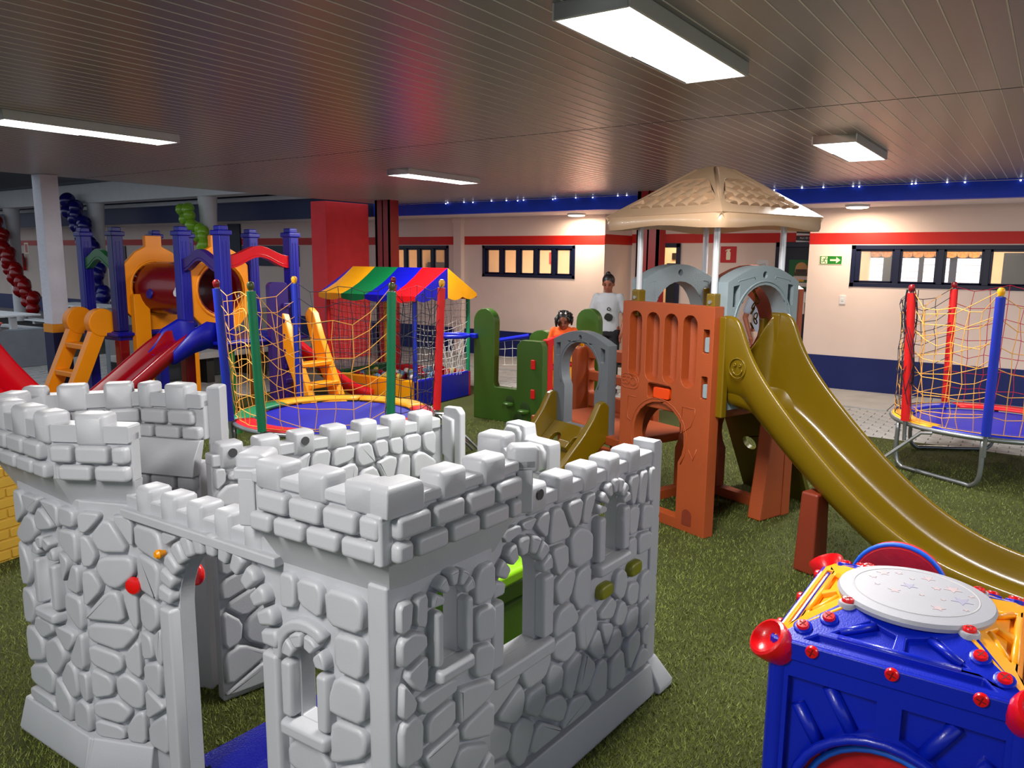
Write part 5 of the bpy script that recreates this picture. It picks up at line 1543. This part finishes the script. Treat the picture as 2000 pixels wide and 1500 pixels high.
# ------------------------------------------------------------------ red pillar, posts, column
def struct(o): tag(o, kind='structure'); return o
struct(MB().box((-10.52, 9.12, 0), (-10.15, 10.12, ZC)).build('pillar_red', M_red_plaster, bevel=.01))
def h_post(x, y, nm):
    t = empty(nm); tag(t, kind='structure'); t.location = (x, y, 0)
    MB().box((-.17, -.10, 0), (.17, -.075, ZC)).box((-.17, .075, 0), (.17, .10, ZC)).box((-.012, -.10, 0), (.012, .10, ZC)).build('profile', M_steelred, t)
    MB().box((.12, -.10, 0), (.172, .10, ZC)).box((-.172, -.10, 0), (-.12, .10, ZC)).build('flange', M_steelred, t)
h_post(-9.16, 9.55, 'pillar_post'); h_post(-4.62, 10.0, 'pillar_post')
cl = empty('column_white'); tag(cl, 'white plaster column with yellow band and navy base', kind='structure'); cl.location = (-9.82, 4.54, 0)
MB().box((-.105, -.10, .96), (.105, .10, ZC)).build('shaft', M_plaster, cl, bevel=.008)
MB().box((-.113, -.108, .86), (.113, .108, .96)).build('yellow_band', mat('yellow_paint', (236, 160, 30), rough=.6), cl, bevel=.004)
MB().box((-.110, -.105, 0), (.110, .105, .86)).build('navy_base', mat('dark_navy_paint', (16, 18, 66), rough=.6), cl, bevel=.004)

# ---- colonnade of the wing on the left
struct(MB().box((-40, 9.35, 2.93), (-10.6, 9.75, 3.36)).build('beam_white', M_white, bevel=.01))
struct(MB().box((-40, 9.2, 3.36), (-10.6, 10.4, 3.5)).build('roof_edge', mat('grey_roof', (120, 124, 132), rough=.8), smooth=False))
for k, x in enumerate((-22.6, -18.35, -14.05)):
    struct(MB().lathe([(.15, 0), (.15, 2.2), (.19, 2.95)], (x, 9.55, 0), 18).build('column_round', M_white))
# low grey walls and bench
struct(MB().box((-13.5, 2.0, 0), (-13.3, 6.2, .60)).build('wall_low', M_grey_low, bevel=.008))
bn2 = thing('concrete_bench', 'long pale concrete bench with backrest against the courtyard edge', 'bench', (-9.95, 6.9, 0), 0)
MB().box((-.35, -1.5, .36), (.35, 1.35, .45)).build('seat', M_conc, bn2, bevel=.012)
MB().box((-.46, -1.5, 0), (-.35, 1.35, .96)).build('backrest', M_grey_low, bn2, bevel=.01)
for y in (-1.3, -.4, .5, 1.2): MB().box((-.3, y - .06, 0), (.25, y + .06, .36)).build('support', M_dark, bn2)
def picnic(x, y, lab):
    t = thing('picnic_table', lab, 'table', (x, y, 0), math.radians(4), 'white slatted tables')
    for k in range(5): MB().box((-1.0, -.35 + k * .145, .72), (1.0, -.35 + k * .145 + .12, .75)).build('slat', M_white, t, bevel=.004, seg=1)
    for s in (-1, 1):
        for k in range(2): MB().box((-1.0, s * .62 - .13 + k * .135, .42), (1.0, s * .62 - .13 + k * .135 + .115, .45)).build('bench_slat', M_white, t, bevel=.004, seg=1)
    for xx in (-.75, .75):
        MB().box((xx - .04, -.70, .36), (xx + .04, .70, .42)).box((xx - .04, -.05, 0), (xx + .04, .05, .72)).build('trestle', M_white, t)
picnic(-15.4, 6.0, 'white slatted table nearer the low grey wall'); picnic(-16.4, 8.2, 'white slatted table farther from the low grey wall')
ob_ = thing('orange_basin', 'bright orange plastic basin resting on the low grey wall', 'basin', (-13.4, 5.15, .60))
MB().lathe([(.10, 0), (.16, .02), (.21, .11), (.225, .12), (.21, .125), (.19, .10), (.10, .03)], (0, 0, 0), 24).build('bowl', plastic('orange_bowl', (238, 78, 20)), ob_)

# ---- balloon garlands on the round columns
def garland(name, label, path, m, r, rows, seed):
    t = thing(name, label, 'balloons')
    rg_ = random.Random(seed)
    pts = bez(path, 6)
    L = [0]
    for a, b in zip(pts, pts[1:]): L.append(L[-1] + (b - a).length)
    tot = L[-1]; n = int(tot / (r * 1.45)); first = None
    for k in range(n + 1):
        s = tot * k / max(1, n)
        i = max(j for j in range(len(L)) if L[j] <= s + 1e-6); i = min(i, len(pts) - 2)
        f = (s - L[i]) / max(1e-6, L[i + 1] - L[i]); p = pts[i].lerp(pts[i + 1], f)
        for q in range(rows):
            a = 2 * PI * q / rows + k * .9
            c_ = p + Vector((math.cos(a) * r * 1.0, -abs(math.sin(a)) * r * .6 - .02, math.sin(a) * r * .9))
            if first is None:
                mb = MB().ball((0, 0, 0), r, 12, 9, (1, 1, 1.08)); mb.lathe([(.012, 0), (.02, -.02)], (0, 0, -r * 1.06), 6)
                first = mb.build('balloon', m, t, smooth='full'); o = first
            else: o = copy_obj(first, t)
            o.location = c_; o.rotation_euler = (rg_.uniform(-.6, .6), rg_.uniform(-.6, .6), 0)
            sc = rg_.uniform(.85, 1.12); o.scale = (sc, sc, sc)
M_blG = plastic('lime_balloon', (150, 196, 60), .2, .2); M_blB = plastic('navy_balloon', (22, 20, 110), .2, .2); M_blR = plastic('crimson_balloon', (150, 10, 16), .2, .2)
garland('balloon_garland', 'lime green balloon garland hanging by the round white column', [(-14.35, 9.25, 2.68), (-14.02, 9.25, 2.42), (-13.80, 9.25, 2.15), (-13.62, 9.25, 1.90)], M_blG, .115, 2, 1)
garland('balloon_garland', 'dark blue balloon garland curving down behind the blue posts', [(-18.62, 9.2, 2.86), (-18.25, 9.2, 2.45), (-17.95, 9.2, 1.8), (-17.75, 9.2, 1.2), (-17.5, 9.2, .3)], M_blB, .16, 3, 2)
garland('balloon_garland', 'crimson balloon garland sweeping down beside the white column', [(-23.2, 9.2, 2.9), (-22.5, 9.2, 2.4), (-22.0, 9.2, 1.6), (-21.4, 9.2, 1.0), (-20.9, 9.2, .55)], M_blR, .15, 3, 3)

# ---- recess: doors, signs
def door(n_, D, y, lab, leaf=True, ajar=False):
    t = empty('door_%d' % n_); tag(t, lab, kind='structure')
    x0, x1, z0, z1 = D
    MB().box((x0, y - .03, z0), (x0 + .07, y + .12, z1)).box((x1 - .07, y - .03, z0), (x1, y + .12, z1)).box((x0, y - .03, z1 - .07), (x1, y + .12, z1)).build('door_frame', M_frame, t, bevel=.004, seg=1)
    return t
d1 = door(1, DA, YR, 'open doorway with navy frame beside red post')
MB().box((DA[0] + .55, YR + .02, .02), (DA[1] - .07, YR + .06, 1.72)).build('door_leaf', mat('black_leaf', (20, 22, 26), rough=.5), d1, bevel=.004)
MB().box((DA[0] - .3, YR + 1.4, 0), (DA[1] + .3, YR + 1.5, 2.5)).box((DA[0] - .3, YR + .15, 2.4), (DA[1] + .3, YR + 1.5, 2.5)).box((DA[0] - .4, YR + .15, 0), (DA[0] - .3, YR + 1.5, 2.5)).box((DA[1] + .3, YR + .15, 0), (DA[1] + .4, YR + 1.5, 2.5)).build('inner_wall', M_cream, d1)
for z in (1.78, 1.45, 1.05): MB().box((DA[0] + .06, YR + 1.37, z), (DA[0] + .20, YR + 1.40, z + .12)).build('wall_note', M_ink, d1)
d2 = door(2, DB, YR, 'navy door with green poster')
MB().box((DB[0] + .06, YR + .02, .02), (DB[1] - .06, YR + .07, DB[3] - .06)).build('door_leaf', mat('deep_navy_leaf', (12, 18, 40), rough=.45), d2, bevel=.004)
MB().box((DB[0], YR + .13, 0), (DB[1], YR + .2, 2.2)).build('door_back', M_frame, d2)
def sign(name, lab, x0, x1, z0, z1, y, m, th=.008):
    t = thing(name, lab, 'sign', ((x0 + x1) / 2, y, (z0 + z1) / 2))
    w_, h_ = (x1 - x0) / 2, (z1 - z0) / 2
    MB().box((-w_, -th, -h_), (w_, 0, h_)).build('sign_plate', m, t, bevel=.002, seg=1)
    return t, Fr((0, -th, 0), (1, 0, 0), (0, 0, 1), (0, -1, 0)), w_, h_
M_sred = mat('sign_red', (200, 20, 26), rough=.4, var=0); M_sgrn = mat('sign_green', (34, 124, 44), rough=.4, var=0)
M_cr = mat('sign_cream', (246, 240, 206), rough=.4, var=0); M_blk = mat('plaque_black', (24, 24, 28), rough=.4, var=0)
t, fr, w_, h_ = sign('fire_sign', 'red fire extinguisher sign on recessed wall between the doors', -4.49, -4.23, 1.74, 2.0, YR, M_sred)
MB().plate(fr, rrect(-.035, -.085, .035, .045, .012, 2), (), .002, -.001).plate(fr, [(-.02, .045), (.02, .045), (.02, .065), (.035, .075), (.03, .09), (-.02, .085), (-.05, .06), (-.045, .05), (-.02, .07)], (), .002, -.001).build('extinguisher_mark', M_cr, t, smooth=False)
t, fr, w_, h_ = sign('exit_sign', 'green running man exit sign with arrow beside the window', -2.71, -2.41, 1.735, 1.86, YW, M_cr)
MB().plate(fr, rrect(-w_ + .008, -h_ + .008, w_ - .008, h_ - .008, .004, 1), (), .0015, -.001).build('green_field', M_sgrn, t, smooth=False)
MB().plate(fr, rrect(-.128, -.048, -.045, .048, .004, 1), (), .003, .0).build('door_mark', M_cr, t, smooth=False)
MB().plate(fr, [(-.01, -.012), (.07, -.012), (.07, -.042), (.125, .0), (.07, .042), (.07, .012), (-.01, .012)], (), .003, 0).build('arrow_mark', M_cr, t, smooth=False)
man = MB()
for seg, r in ((((-.075, .018), (-.088, -.012)), .007), (((-.088, -.012), (-.066, -.028), (-.072, -.044)), .005), (((-.088, -.012), (-.108, -.026), (-.122, -.024)), .005), (((-.075, .018), (-.052, .008), (-.042, .016)), .004), (((-.075, .018), (-.10, .014), (-.106, -.004)), .004)):
    man.tube([fr.p(x, z, .003) for x, z in seg], r, 6)
man.ball(tuple(fr.p(-.066, .034, .003)), .009, 8, 6)
man.build('running_man', M_sgrn, t)
for k, (z0, txt) in enumerate(((2.165, 'Pré I C Matutino'), (2.055, 'Pré I D Vespertino'))):
    t, fr, w_, h_ = sign('door_plaque', ('upper' if k == 0 else 'lower') + ' black and white class name plaque above the navy door', -3.31, -2.93, z0, z0 + .10, YR - .012, M_blk)
    MB().plate(fr, [(-w_, -h_), (w_, -h_), (w_, -h_ + .03), (0, -h_ + .022), (-w_, -h_ + .034)], (), .001, -.001).build('white_wave', M_white, t, smooth=False)
    text_obj('plaque_text', txt, .040, mframe(fr, .02, .018, .001), M_white, t, .0005)
t, fr, w_, h_ = sign('door_poster', 'green poster with burger-like emblem on the navy door', -3.40, -3.02, 1.36, 1.80, YR + .018, mat('poster_green', (16, 96, 52), rough=.5, var=.05))
ptx = [(archp(-.09, .09, .0, .09, 8), (196, 150, 96)), (rrect(-.10, -.02, .10, .03, .01, 1), (70, 50, 30)), (rrect(-.085, .03, .085, .075, .01, 1), (60, 40, 34)), (rrect(-.11, -.085, .10, -.03, .006, 1), (214, 190, 180)), (rrect(-.05, -.115, .05, -.085, .006, 1), (226, 170, 40)), (rrect(-.14, -.19, .15, -.13, .012, 1), (214, 206, 200))]
for k, (poly, rgb) in enumerate(ptx): MB().plate(fr, poly, (), .001 + .0004 * k, 0).build('poster_print', mat('poster_%d' % k, rgb, rough=.5, var=.1, scale=40), t, smooth=False)
sw = MB().box((-2.41, YW - .012, 1.20), (-2.33, YW, 1.32)).build('light_switch', M_white, bevel=.004); tag(sw, 'white light switch on cream wall below the exit sign', 'switch')
MB().box((-2.385, YW - .017, 1.245), (-2.355, YW - .01, 1.275)).build('rocker', M_lampbody, sw)
for x, z, lab in ((-5.05, 1.52, 'white paper notice pinned right of the open doorway'), (-3.80, 1.66, 'white paper notice beside the navy door frame')):
    n_ = MB().box((x - .09, YR - .006, z - .13), (x + .09, YR - .001, z + .13)).build('paper_notice', M_white, smooth=False); tag(n_, lab, 'notice')
    MB().tube([(x - .05, YR - .008, z - .06), (x - .06, YR - .008, z + .05), (x + .04, YR - .008, z + .07), (x + .05, YR - .008, z - .08)], .0025, 4).build('drawing', mat('pencil', (120, 110, 110), var=0), n_)
dp = thing('soap_dispenser', 'white wall dispenser on wall corner beside the navy door', 'dispenser', (-2.98, 11.75, 1.08))
MB().box((-.11, -.16, .10), (.11, .10, .26)).build('dispenser_body', M_white, dp, bevel=.03, seg=3)
MB().box((-.06, -.13, -.06), (.05, .06, .12)).build('dispenser_cup', M_white, dp, bevel=.015)
# soffit lamps (warm)
def soffit_lamp(x, y, lab, pw):
    t = thing('soffit_lamp', lab, 'lamp', (x, y, ZS), 0, 'warm lamps under the soffit')
    MB().lathe([(.15, 0), (.15, -.02), (.14, -.03), (.135, -.03)], (0, 0, 0), 24).build('lamp_base', M_lampbody, t)
    MB().lathe([(.135, -.03), (.125, -.042), (.06, -.05), (.0, -.052)], (0, 0, 0), 24).build('lamp_glass', M_warm, t)
    d = bpy.data.lights.new('soffit_light', 'AREA'); d.shape = 'DISK'; d.size = .26; d.energy = pw; d.color = (1, .80, .58)
    o = bpy.data.objects.new('soffit_light', d); COL.objects.link(o); o.parent = t; o.location = (0, 0, -.06)
SOFF_W = 20
soffit_lamp(-6.42, 11.05, 'round warm lamp under soffit near the wall corner', SOFF_W); soffit_lamp(-2.17, 10.88, 'round warm lamp under soffit above the exit sign', SOFF_W)
# rooms: lamps and contents
def room_lamp(x, y, lab, pw, col=(1, .84, .62)):
    t = thing('room_lamp', lab, 'lamp', (x, y, 2.6))
    MB().lathe([(.2, 0), (.2, -.03), (.15, -.05), (.0, -.055)], (0, 0, 0), 20).build('lamp_glass', M_warm, t)
    area('room_light', (0, 0, -.08), (.5, .5), pw, col, parent=t)
room_lamp(-9.0, 13.2, 'round ceiling lamp inside the five pane window room', 90)
room_lamp(-1.0, 13.2, 'round ceiling lamp inside the wide window room', 60)
area('doorway_light', (-5.6, 13.2, 2.38), (.4, .4), 14, (1, .84, .62), parent=d1)
M_frost = mat('frosted_pane_glow', (226, 234, 244), rough=.5, var=.04, emit=.9)  # daylight through the panes is put in as a glow of their own
fw_ = empty('window_4'); tag(fw_, 'far frosted louvre window of the room', kind='structure')
for x0, x1 in ((-2.62, -2.42), (-2.25, -1.88), (-1.80, -1.43), (-1.32, -.93)):
    for k in range(4): MB().box((x0, 14.53, 1.40 + k * .112), (x1, 14.56, 1.40 + k * .112 + .106)).build('pane', M_frost, fw_, smooth=False)
MB().box((-2.62, 14.57, 1.38), (-.90, 14.59, 1.90)).build('frame_backing', M_frame, fw_, smooth=False)
val = thing('curtain_valance', 'scalloped orange patterned valance above the far room window', 'curtain', (-1.75, 14.45, 1.88))
for k in range(10): MB().plate(Fr((-.85 + k * .16, 0, 0), (1, 0, 0), (0, 0, 1), (0, -1, 0)), archp(0, .15, .12, .0, 6, ry=-.03)[2:] + [(0, .12), (.15, .12)], (), .01, 0).build('scallop', mat('valance_cloth', (206, 150, 90), rough=.8, var=.4, scale=30), val, smooth=False)
cab = thing('dark_cabinet', 'dark cabinet seen through the wide window', 'cabinet', (-.35, 14.3, 0.0))
MB().box((-.32, -.2, 0.01), (.5, .2, 1.93)).build('cabinet_body', mat('cabinet_dark', (30, 34, 40), rough=.4), cab, bevel=.005)
MB().box((-.30, -.215, .1), (.08, -.2, 1.9)).build('cabinet_door', mat('cabinet_dark', (30, 34, 40)), cab, bevel=.004)
lt_ = thing('wall_letter', 'red square with letter E inside the five pane window room', 'letter', (-9.28, 14.97, 1.78))
MB().box((-.09, -.02, -.13), (.09, 0, .13)).build('letter_tile', M_sred, lt_)
text_obj('letter_mark', 'E', .22, Matrix.Translation((0, -.022, 0)) @ Matrix.Rotation(PI / 2, 4, 'X'), M_cr, lt_, .001)
sn = thing('shelf_unit', 'dark low shelf seen through window behind the striped canopy', 'shelf', (-13.0, 14.6, 0))
MB().box((.6, -.3, 0), (2.0, .1, 1.66)).build('shelf_body', mat('cabinet_dark', (30, 34, 40)), sn, bevel=.006)
# string of small white bulbs along the fascia
sb_ = thing('bulb_string', 'string of tiny white bulbs along the top of the blue fascia', 'string lights')
MB().tube([(x * .5 - 10, YB - .02, ZC - .012 - .006 * (x % 2)) for x in range(0, 24)], .003, 4).build('cable', M_white, sb_)
rv = random.Random(2)
bulb = None
for k in range(34):
    x = -8.6 + (k // 2) * .54 + (k % 2) * rv.uniform(.06, .16) + rv.uniform(-.12, .12)
    if bulb is None: bulb = MB().ball((0, 0, 0), .010, 8, 6).build('bulb', mat('bulb_white', (255, 255, 255), emit=2.0, var=0), sb_, smooth='full'); o = bulb
    else: o = copy_obj(bulb, sb_)
    o.location = (x, YB - .03, ZC - .02 + rv.uniform(-.01, .01))
# far wall of the left wing: extinguisher, sign, door, window
fx = thing('fire_extinguisher', 'red fire extinguisher hanging on far wall beside the red garland', 'extinguisher', (-26.3, YW - .1, 1.25))
MB().lathe([(.07, 0), (.085, .02), (.085, .36), (.05, .43), (.025, .45), (.025, .50)], (0, 0, 0), 14).build('cylinder_body', M_sred, fx)
MB().tube([(0, 0, .50), (.08, 0, .52), (.12, 0, .40), (.11, 0, .15)], .014, 6).build('hose', M_ink, fx)
t, fr, w_, h_ = sign('fire_sign', 'small red and white fire sign above the far fire extinguisher', -26.32, -26.05, 1.76, 2.10, YW, M_cr)
MB().plate(fr, rrect(-.08, -.13, .08, .13, .004, 1), (), .003, 0).build('red_field', M_sred, t, smooth=False)
d3 = empty('door_3'); tag(d3, kind='structure')
MB().box((-24.9, YW - .03, 0), (-23.9, YW - .005, 2.0)).box((-21.3, YW - .03, .5), (-20.5, YW - .005, 2.0)).build('door_leaf', M_frame, d3)
MB().box((-15.5, YW - .03, 1.55), (-13.55, YW - .005, 2.0)).box((-16.0, YW - .04, 0), (-15.55, YW - .005, 2.5)).build('dark_window', M_frame, d3)
MB().box((-16.8, YW - .02, 2.02), (-16.02, YW - .004, 2.48)).build('warm_lit_patch', mat('painted_warm_light', (236, 190, 150), rough=.8), d3)  # flat peach panel painted in place of a recess in warm light

# ------------------------------------------------------------------ people
def capsule(mb, pts, r):
    mb.tube(bez(pts, 3) if len(pts) > 2 else pts, r if not isinstance(r, list) else None, 10) if not isinstance(r, list) else mb.tube(pts, r, 10)
    for p, q in ((pts[0], r[0] if isinstance(r, list) else r), (pts[-1], r[-1] if isinstance(r, list) else r)): mb.ball(tuple(p), q, 10, 8)
def blob(mb, name, m, parent, vox=.012, sm=4):
    o = mb.build(name, m, parent, smooth='full', fixn=False)
    md = o.modifiers.new('union', 'REMESH'); md.mode = 'VOXEL'; md.voxel_size = vox; md.use_smooth_shade = True
    md = o.modifiers.new('smooth', 'SMOOTH'); md.factor = .5; md.iterations = sm
    return o
def person(label, loc, h, face, skin, shirt, trousers, hair, bun=True, arms=None, child=False, logo=False, tilt=.25, braids=False):
    """standing figure; local -y is the front"""
    t = thing('person', label, 'person', loc, face)
    k = h / 1.62
    ms, mh, mt, mp = plastic('skin_%s' % label[:9].replace(' ', '_'), skin, .5), mat('hair_%s' % label[:9].replace(' ', '_'), hair, rough=.45, var=.2), mat('shirt_%s' % label[:9].replace(' ', '_'), shirt, rough=.85, var=.06, bump=.5, bscale=18), mat('legs_%s' % label[:9].replace(' ', '_'), trousers, rough=.85)
    V = lambda x, y, z: Vector((x * k, y * k, z * k))
    hk = 1.25 if child else 1.0
    hz = 1.505 if not child else 1.47      # head centre
    b = MB()
    hc_ = V(0, -.035, hz)
    ca, sa = math.cos(tilt), math.sin(tilt)
    def hp(x, y, z):    # head-local, tipped forward
        x, y, z = x * hk, y * hk, z * hk
        return hc_ + Vector((x, y * ca + z * -sa * 1.0, z * ca + y * sa)) * k
    b.ball(tuple(hp(0, .012, .02)), .088 * k * hk, 16, 12, (.86, 1.02, 1.08))
    b.ball(tuple(hp(0, -.018, -.035)), .070 * k * hk, 14, 10, (.88, .95, 1.05))
    b.ball(tuple(hp(0, -.045, -.078)), .034 * k * hk, 10, 8, (1.1, .9, .8))
    b.ball(tuple(hp(0, -.092, -.022)), .014 * k * hk, 8, 6, (.95, 1.1, 1.0)); b.tube([hp(0, -.080, .02), hp(0, -.094, -.018)], .009 * k * hk, 6)
    for s in (-1, 1): b.ball(tuple(hp(s * .080, .01, -.012)), .022 * k * hk, 8, 6, (.45, .8, 1.3))
    capsule(b, [V(0, .01, hz - .20), hp(0, .01, -.05)], [.055 * k, .048 * k])
    capsule(b, [V(0, 0, .95), V(0, .005, 1.28)], [.085 * k, .085 * k])
    arms = arms or {}
    sh = MB()
    for s in (-1, 1):
        S, E, Wr = arms.get(s, (V(s * .175, .0, 1.315), V(s * .235, .03, 1.06), V(s * .20, -.06, .84)))
        capsule(b, [S, E], [.042 * k, .036 * k]); capsule(b, [E, Wr], [.035 * k, .025 * k])
        d = (Wr - E).normalized(); sd = Vector((s * .25, 1, 0)); sd = (sd - d * sd.dot(d)).normalized()
        nn = d.cross(sd)
        b.ball(tuple(Wr + d * .045 * k), .036 * k, 10, 8, (.7, 1, 1.1))
        for f in range(4):
            q = Wr + d * .075 * k + sd * (f - 1.5) * .019 * k
            ln = (.062, .072, .068, .052)[f] * k
            b.tube([q, q + d * ln * .5 + nn * s * .006 * k, q + d * ln + nn * s * .020 * k], [.0095 * k, .009 * k, .0075 * k], 6)
        q = Wr + d * .03 * k - sd * .03 * k
        b.tube([q, q + d * .03 * k - sd * .018 * k, q + d * .058 * k - sd * .02 * k], [.011 * k, .010 * k, .008 * k], 6)
        capsule(sh, [S + Vector((-s * .02 * k, 0, .005 * k)), S + (E - S) * .62], [.062 * k, .058 * k])
    for s in (-1, 1):
        capsule(b, [V(s * .09, 0, .90), V(s * .095, -.01, .48)], [.08 * k, .052 * k]); capsule(b, [V(s * .095, -.01, .48), V(s * .10, .02, .08)], [.052 * k, .034 * k])
        capsule(b, [V(s * .10, .03, .04), V(s * .11, -.13, .03)], [.036 * k, .030 * k])
    body = blob(b, 'body', ms, t, .010 * k if k > .8 else .008)
    # shirt
    rings = []
    for (z, wx, wy, y0) in ((.86, .165, .115, 0), (.95, .158, .112, 0), (1.06, .150, .108, 0), (1.18, .162, .115, -.005), (1.27, .172, .112, 0), (1.34, .155, .09, .005), (1.385, .09, .07, .012)):
        rings.append([V(wx * math.cos(a), y0 + wy * math.sin(a), z) for a in [2 * PI * q / 20 for q in range(20)]])
    sh.loft(rings)
    so2 = blob(sh, 'shirt', mt, t, .012 * max(k, .8), 3)
    pn = MB()
    pn.loft([[V(wx * math.cos(a), wy * math.sin(a), z) for a in [2 * PI * q / 20 for q in range(20)]] for z, wx, wy in ((.80, .165, .115), (.90, .158, .112), (.93, .15, .108))])
    for s in (-1, 1): capsule(pn, [V(s * .085, 0, .84), V(s * .095, -.005, .48), V(s * .10, .015, .12)], [.098 * k, .070 * k, .055 * k])
    blob(pn, 'trousers', mp, t, .013 * max(k, .8), 3)
    hr = MB()
    hr.ball(tuple(hp(0, .028, .038)), .096 * k * hk, 16, 12, (.90, .98, 1.0))
    if bun: hr.ball(tuple(hp(0, .02, .135)), .035 * k * hk, 10, 8)
    ho = hr.build('hair', mh, t, smooth='full')
    # cut the face free: keep only what lies above and behind the brow line
    bm = bmesh.new(); bm.from_mesh(ho.data)
    pl_c = hp(0, -.052, .045); nrm = Vector((0, -ca * .80 + sa * .6, -.60 * ca - sa * .8)).normalized()
    bmesh.ops.bisect_plane(bm, geom=bm.verts[:] + bm.edges[:] + bm.faces[:], plane_co=pl_c, plane_no=nrm, clear_outer=True)
    bm.to_mesh(ho.data); bm.free()
    ho.data.polygons.foreach_set('use_smooth', [True] * len(ho.data.polygons))
    if braids:
        rr_ = random.Random(4)
        for q in range(22):
            a = rr_.uniform(-2.6, 2.6) - PI / 2 + PI
            p0 = hp(.075 * math.cos(a), .03 + .075 * math.sin(a), .05 + rr_.uniform(-.01, .05)); p1 = p0 + Vector((.022 * math.cos(a), .02 * math.sin(a), -rr_.uniform(.05, .13)))
            MB().tube([p0, (p0 + p1) / 2 + Vector((.018 * math.cos(a), .018 * math.sin(a), .005)), p1], [.014 * k * hk, .015 * k * hk, .010 * k * hk], 6).build('braid', mh, t, smooth='full')
        for s in (-1, 1):
            MB().ball(tuple(hp(s * .04, .0, .115)), .026, 8, 6).build('hair_puff', mh, t, smooth='full'); MB().ball(tuple(hp(s * .03, -.03, .115)), .012, 8, 6).build('hair_bead', M_white, t, smooth='full')
    dk = mat('face_dark', (30, 18, 14), rough=.4, var=0)
    for s in (-1, 1):
        MB().ball(tuple(hp(s * .033, -.0745, .006)), .0105 * k * hk, 8, 6, (1.3, .6, .6)).build('eye', dk, t, smooth='full')
        MB().tube([hp(s * .018, -.080, .026), hp(s * .034, -.080, .032), hp(s * .052, -.066, .026)], .0038 * k * hk, 5).build('brow', dk, t, smooth='full')
    MB().tube([hp(-.026, -.068, -.058), hp(0, -.080, -.063), hp(.026, -.068, -.058)], .0055 * k * hk, 6).build('mouth', mat('lips', (150, 62, 58), rough=.4, var=0), t, smooth='full')
    if logo:
        MB().tube([V(.02 * math.cos(a) + .03, -.122, 1.17 + .02 * math.sin(a)) for a in [2 * PI * q / 10 for q in range(10)]], .006, 5, closed=True).build('shirt_print', M_ink, t, smooth='full')
        MB().plate(Fr(V(.02, -.120, 1.05), (1, 0, 0), (0, 0, 1), (0, -1, 0)), chaikin([(-.05, -.02), (.05, -.05), (.07, .03), (.0, .07), (-.04, .04)], 1), (), .008, -.02).build('shirt_print', M_ink, t, smooth=False)
    for s in (-1, 1): MB().loft([[V(s * .105 + x, y, z) for x, y in ((-.045, .07), (.045, .07), (.05, -.10), (.03, -.16), (-.03, -.16), (-.05, -.10))] for z in (0, .03, .055)]).build('shoe', M_ink, t, bevel=.01)
    return t
person('woman in grey printed T-shirt and dark trousers standing behind the green board', (-4.83, 9.2, .0), 1.575, math.radians(18), (150, 92, 70), (176, 178, 184), (22, 20, 26), (30, 24, 26), True, logo=True, tilt=.35)
person('small child with braided hair and orange top inside the green activity house', (-4.50, 7.52, .02), 1.18, math.radians(24), (128, 76, 52), (238, 110, 40), (40, 60, 110), (24, 18, 16), False, child=True, braids=True, tilt=.30)
person('person in light grey shirt seen through the grey slide arch', (-2.98, 9.9, .02), 1.60, math.radians(40), (150, 92, 66), (156, 164, 180), (206, 176, 160), (30, 24, 22), False, tilt=.1)
person('person in pink top mostly hidden behind the red pillar', (-11.50, 10.35, .02), 1.62, math.radians(60), (140, 92, 70), (214, 96, 140), (18, 22, 34), (30, 20, 18), False, tilt=.2)
person('child in pale blue shirt sitting near the white slatted tables', (-18.1, 6.9, .0), 1.05, math.radians(60), (120, 80, 60), (120, 150, 180), (30, 34, 50), (20, 18, 20), False, child=True, tilt=.3)
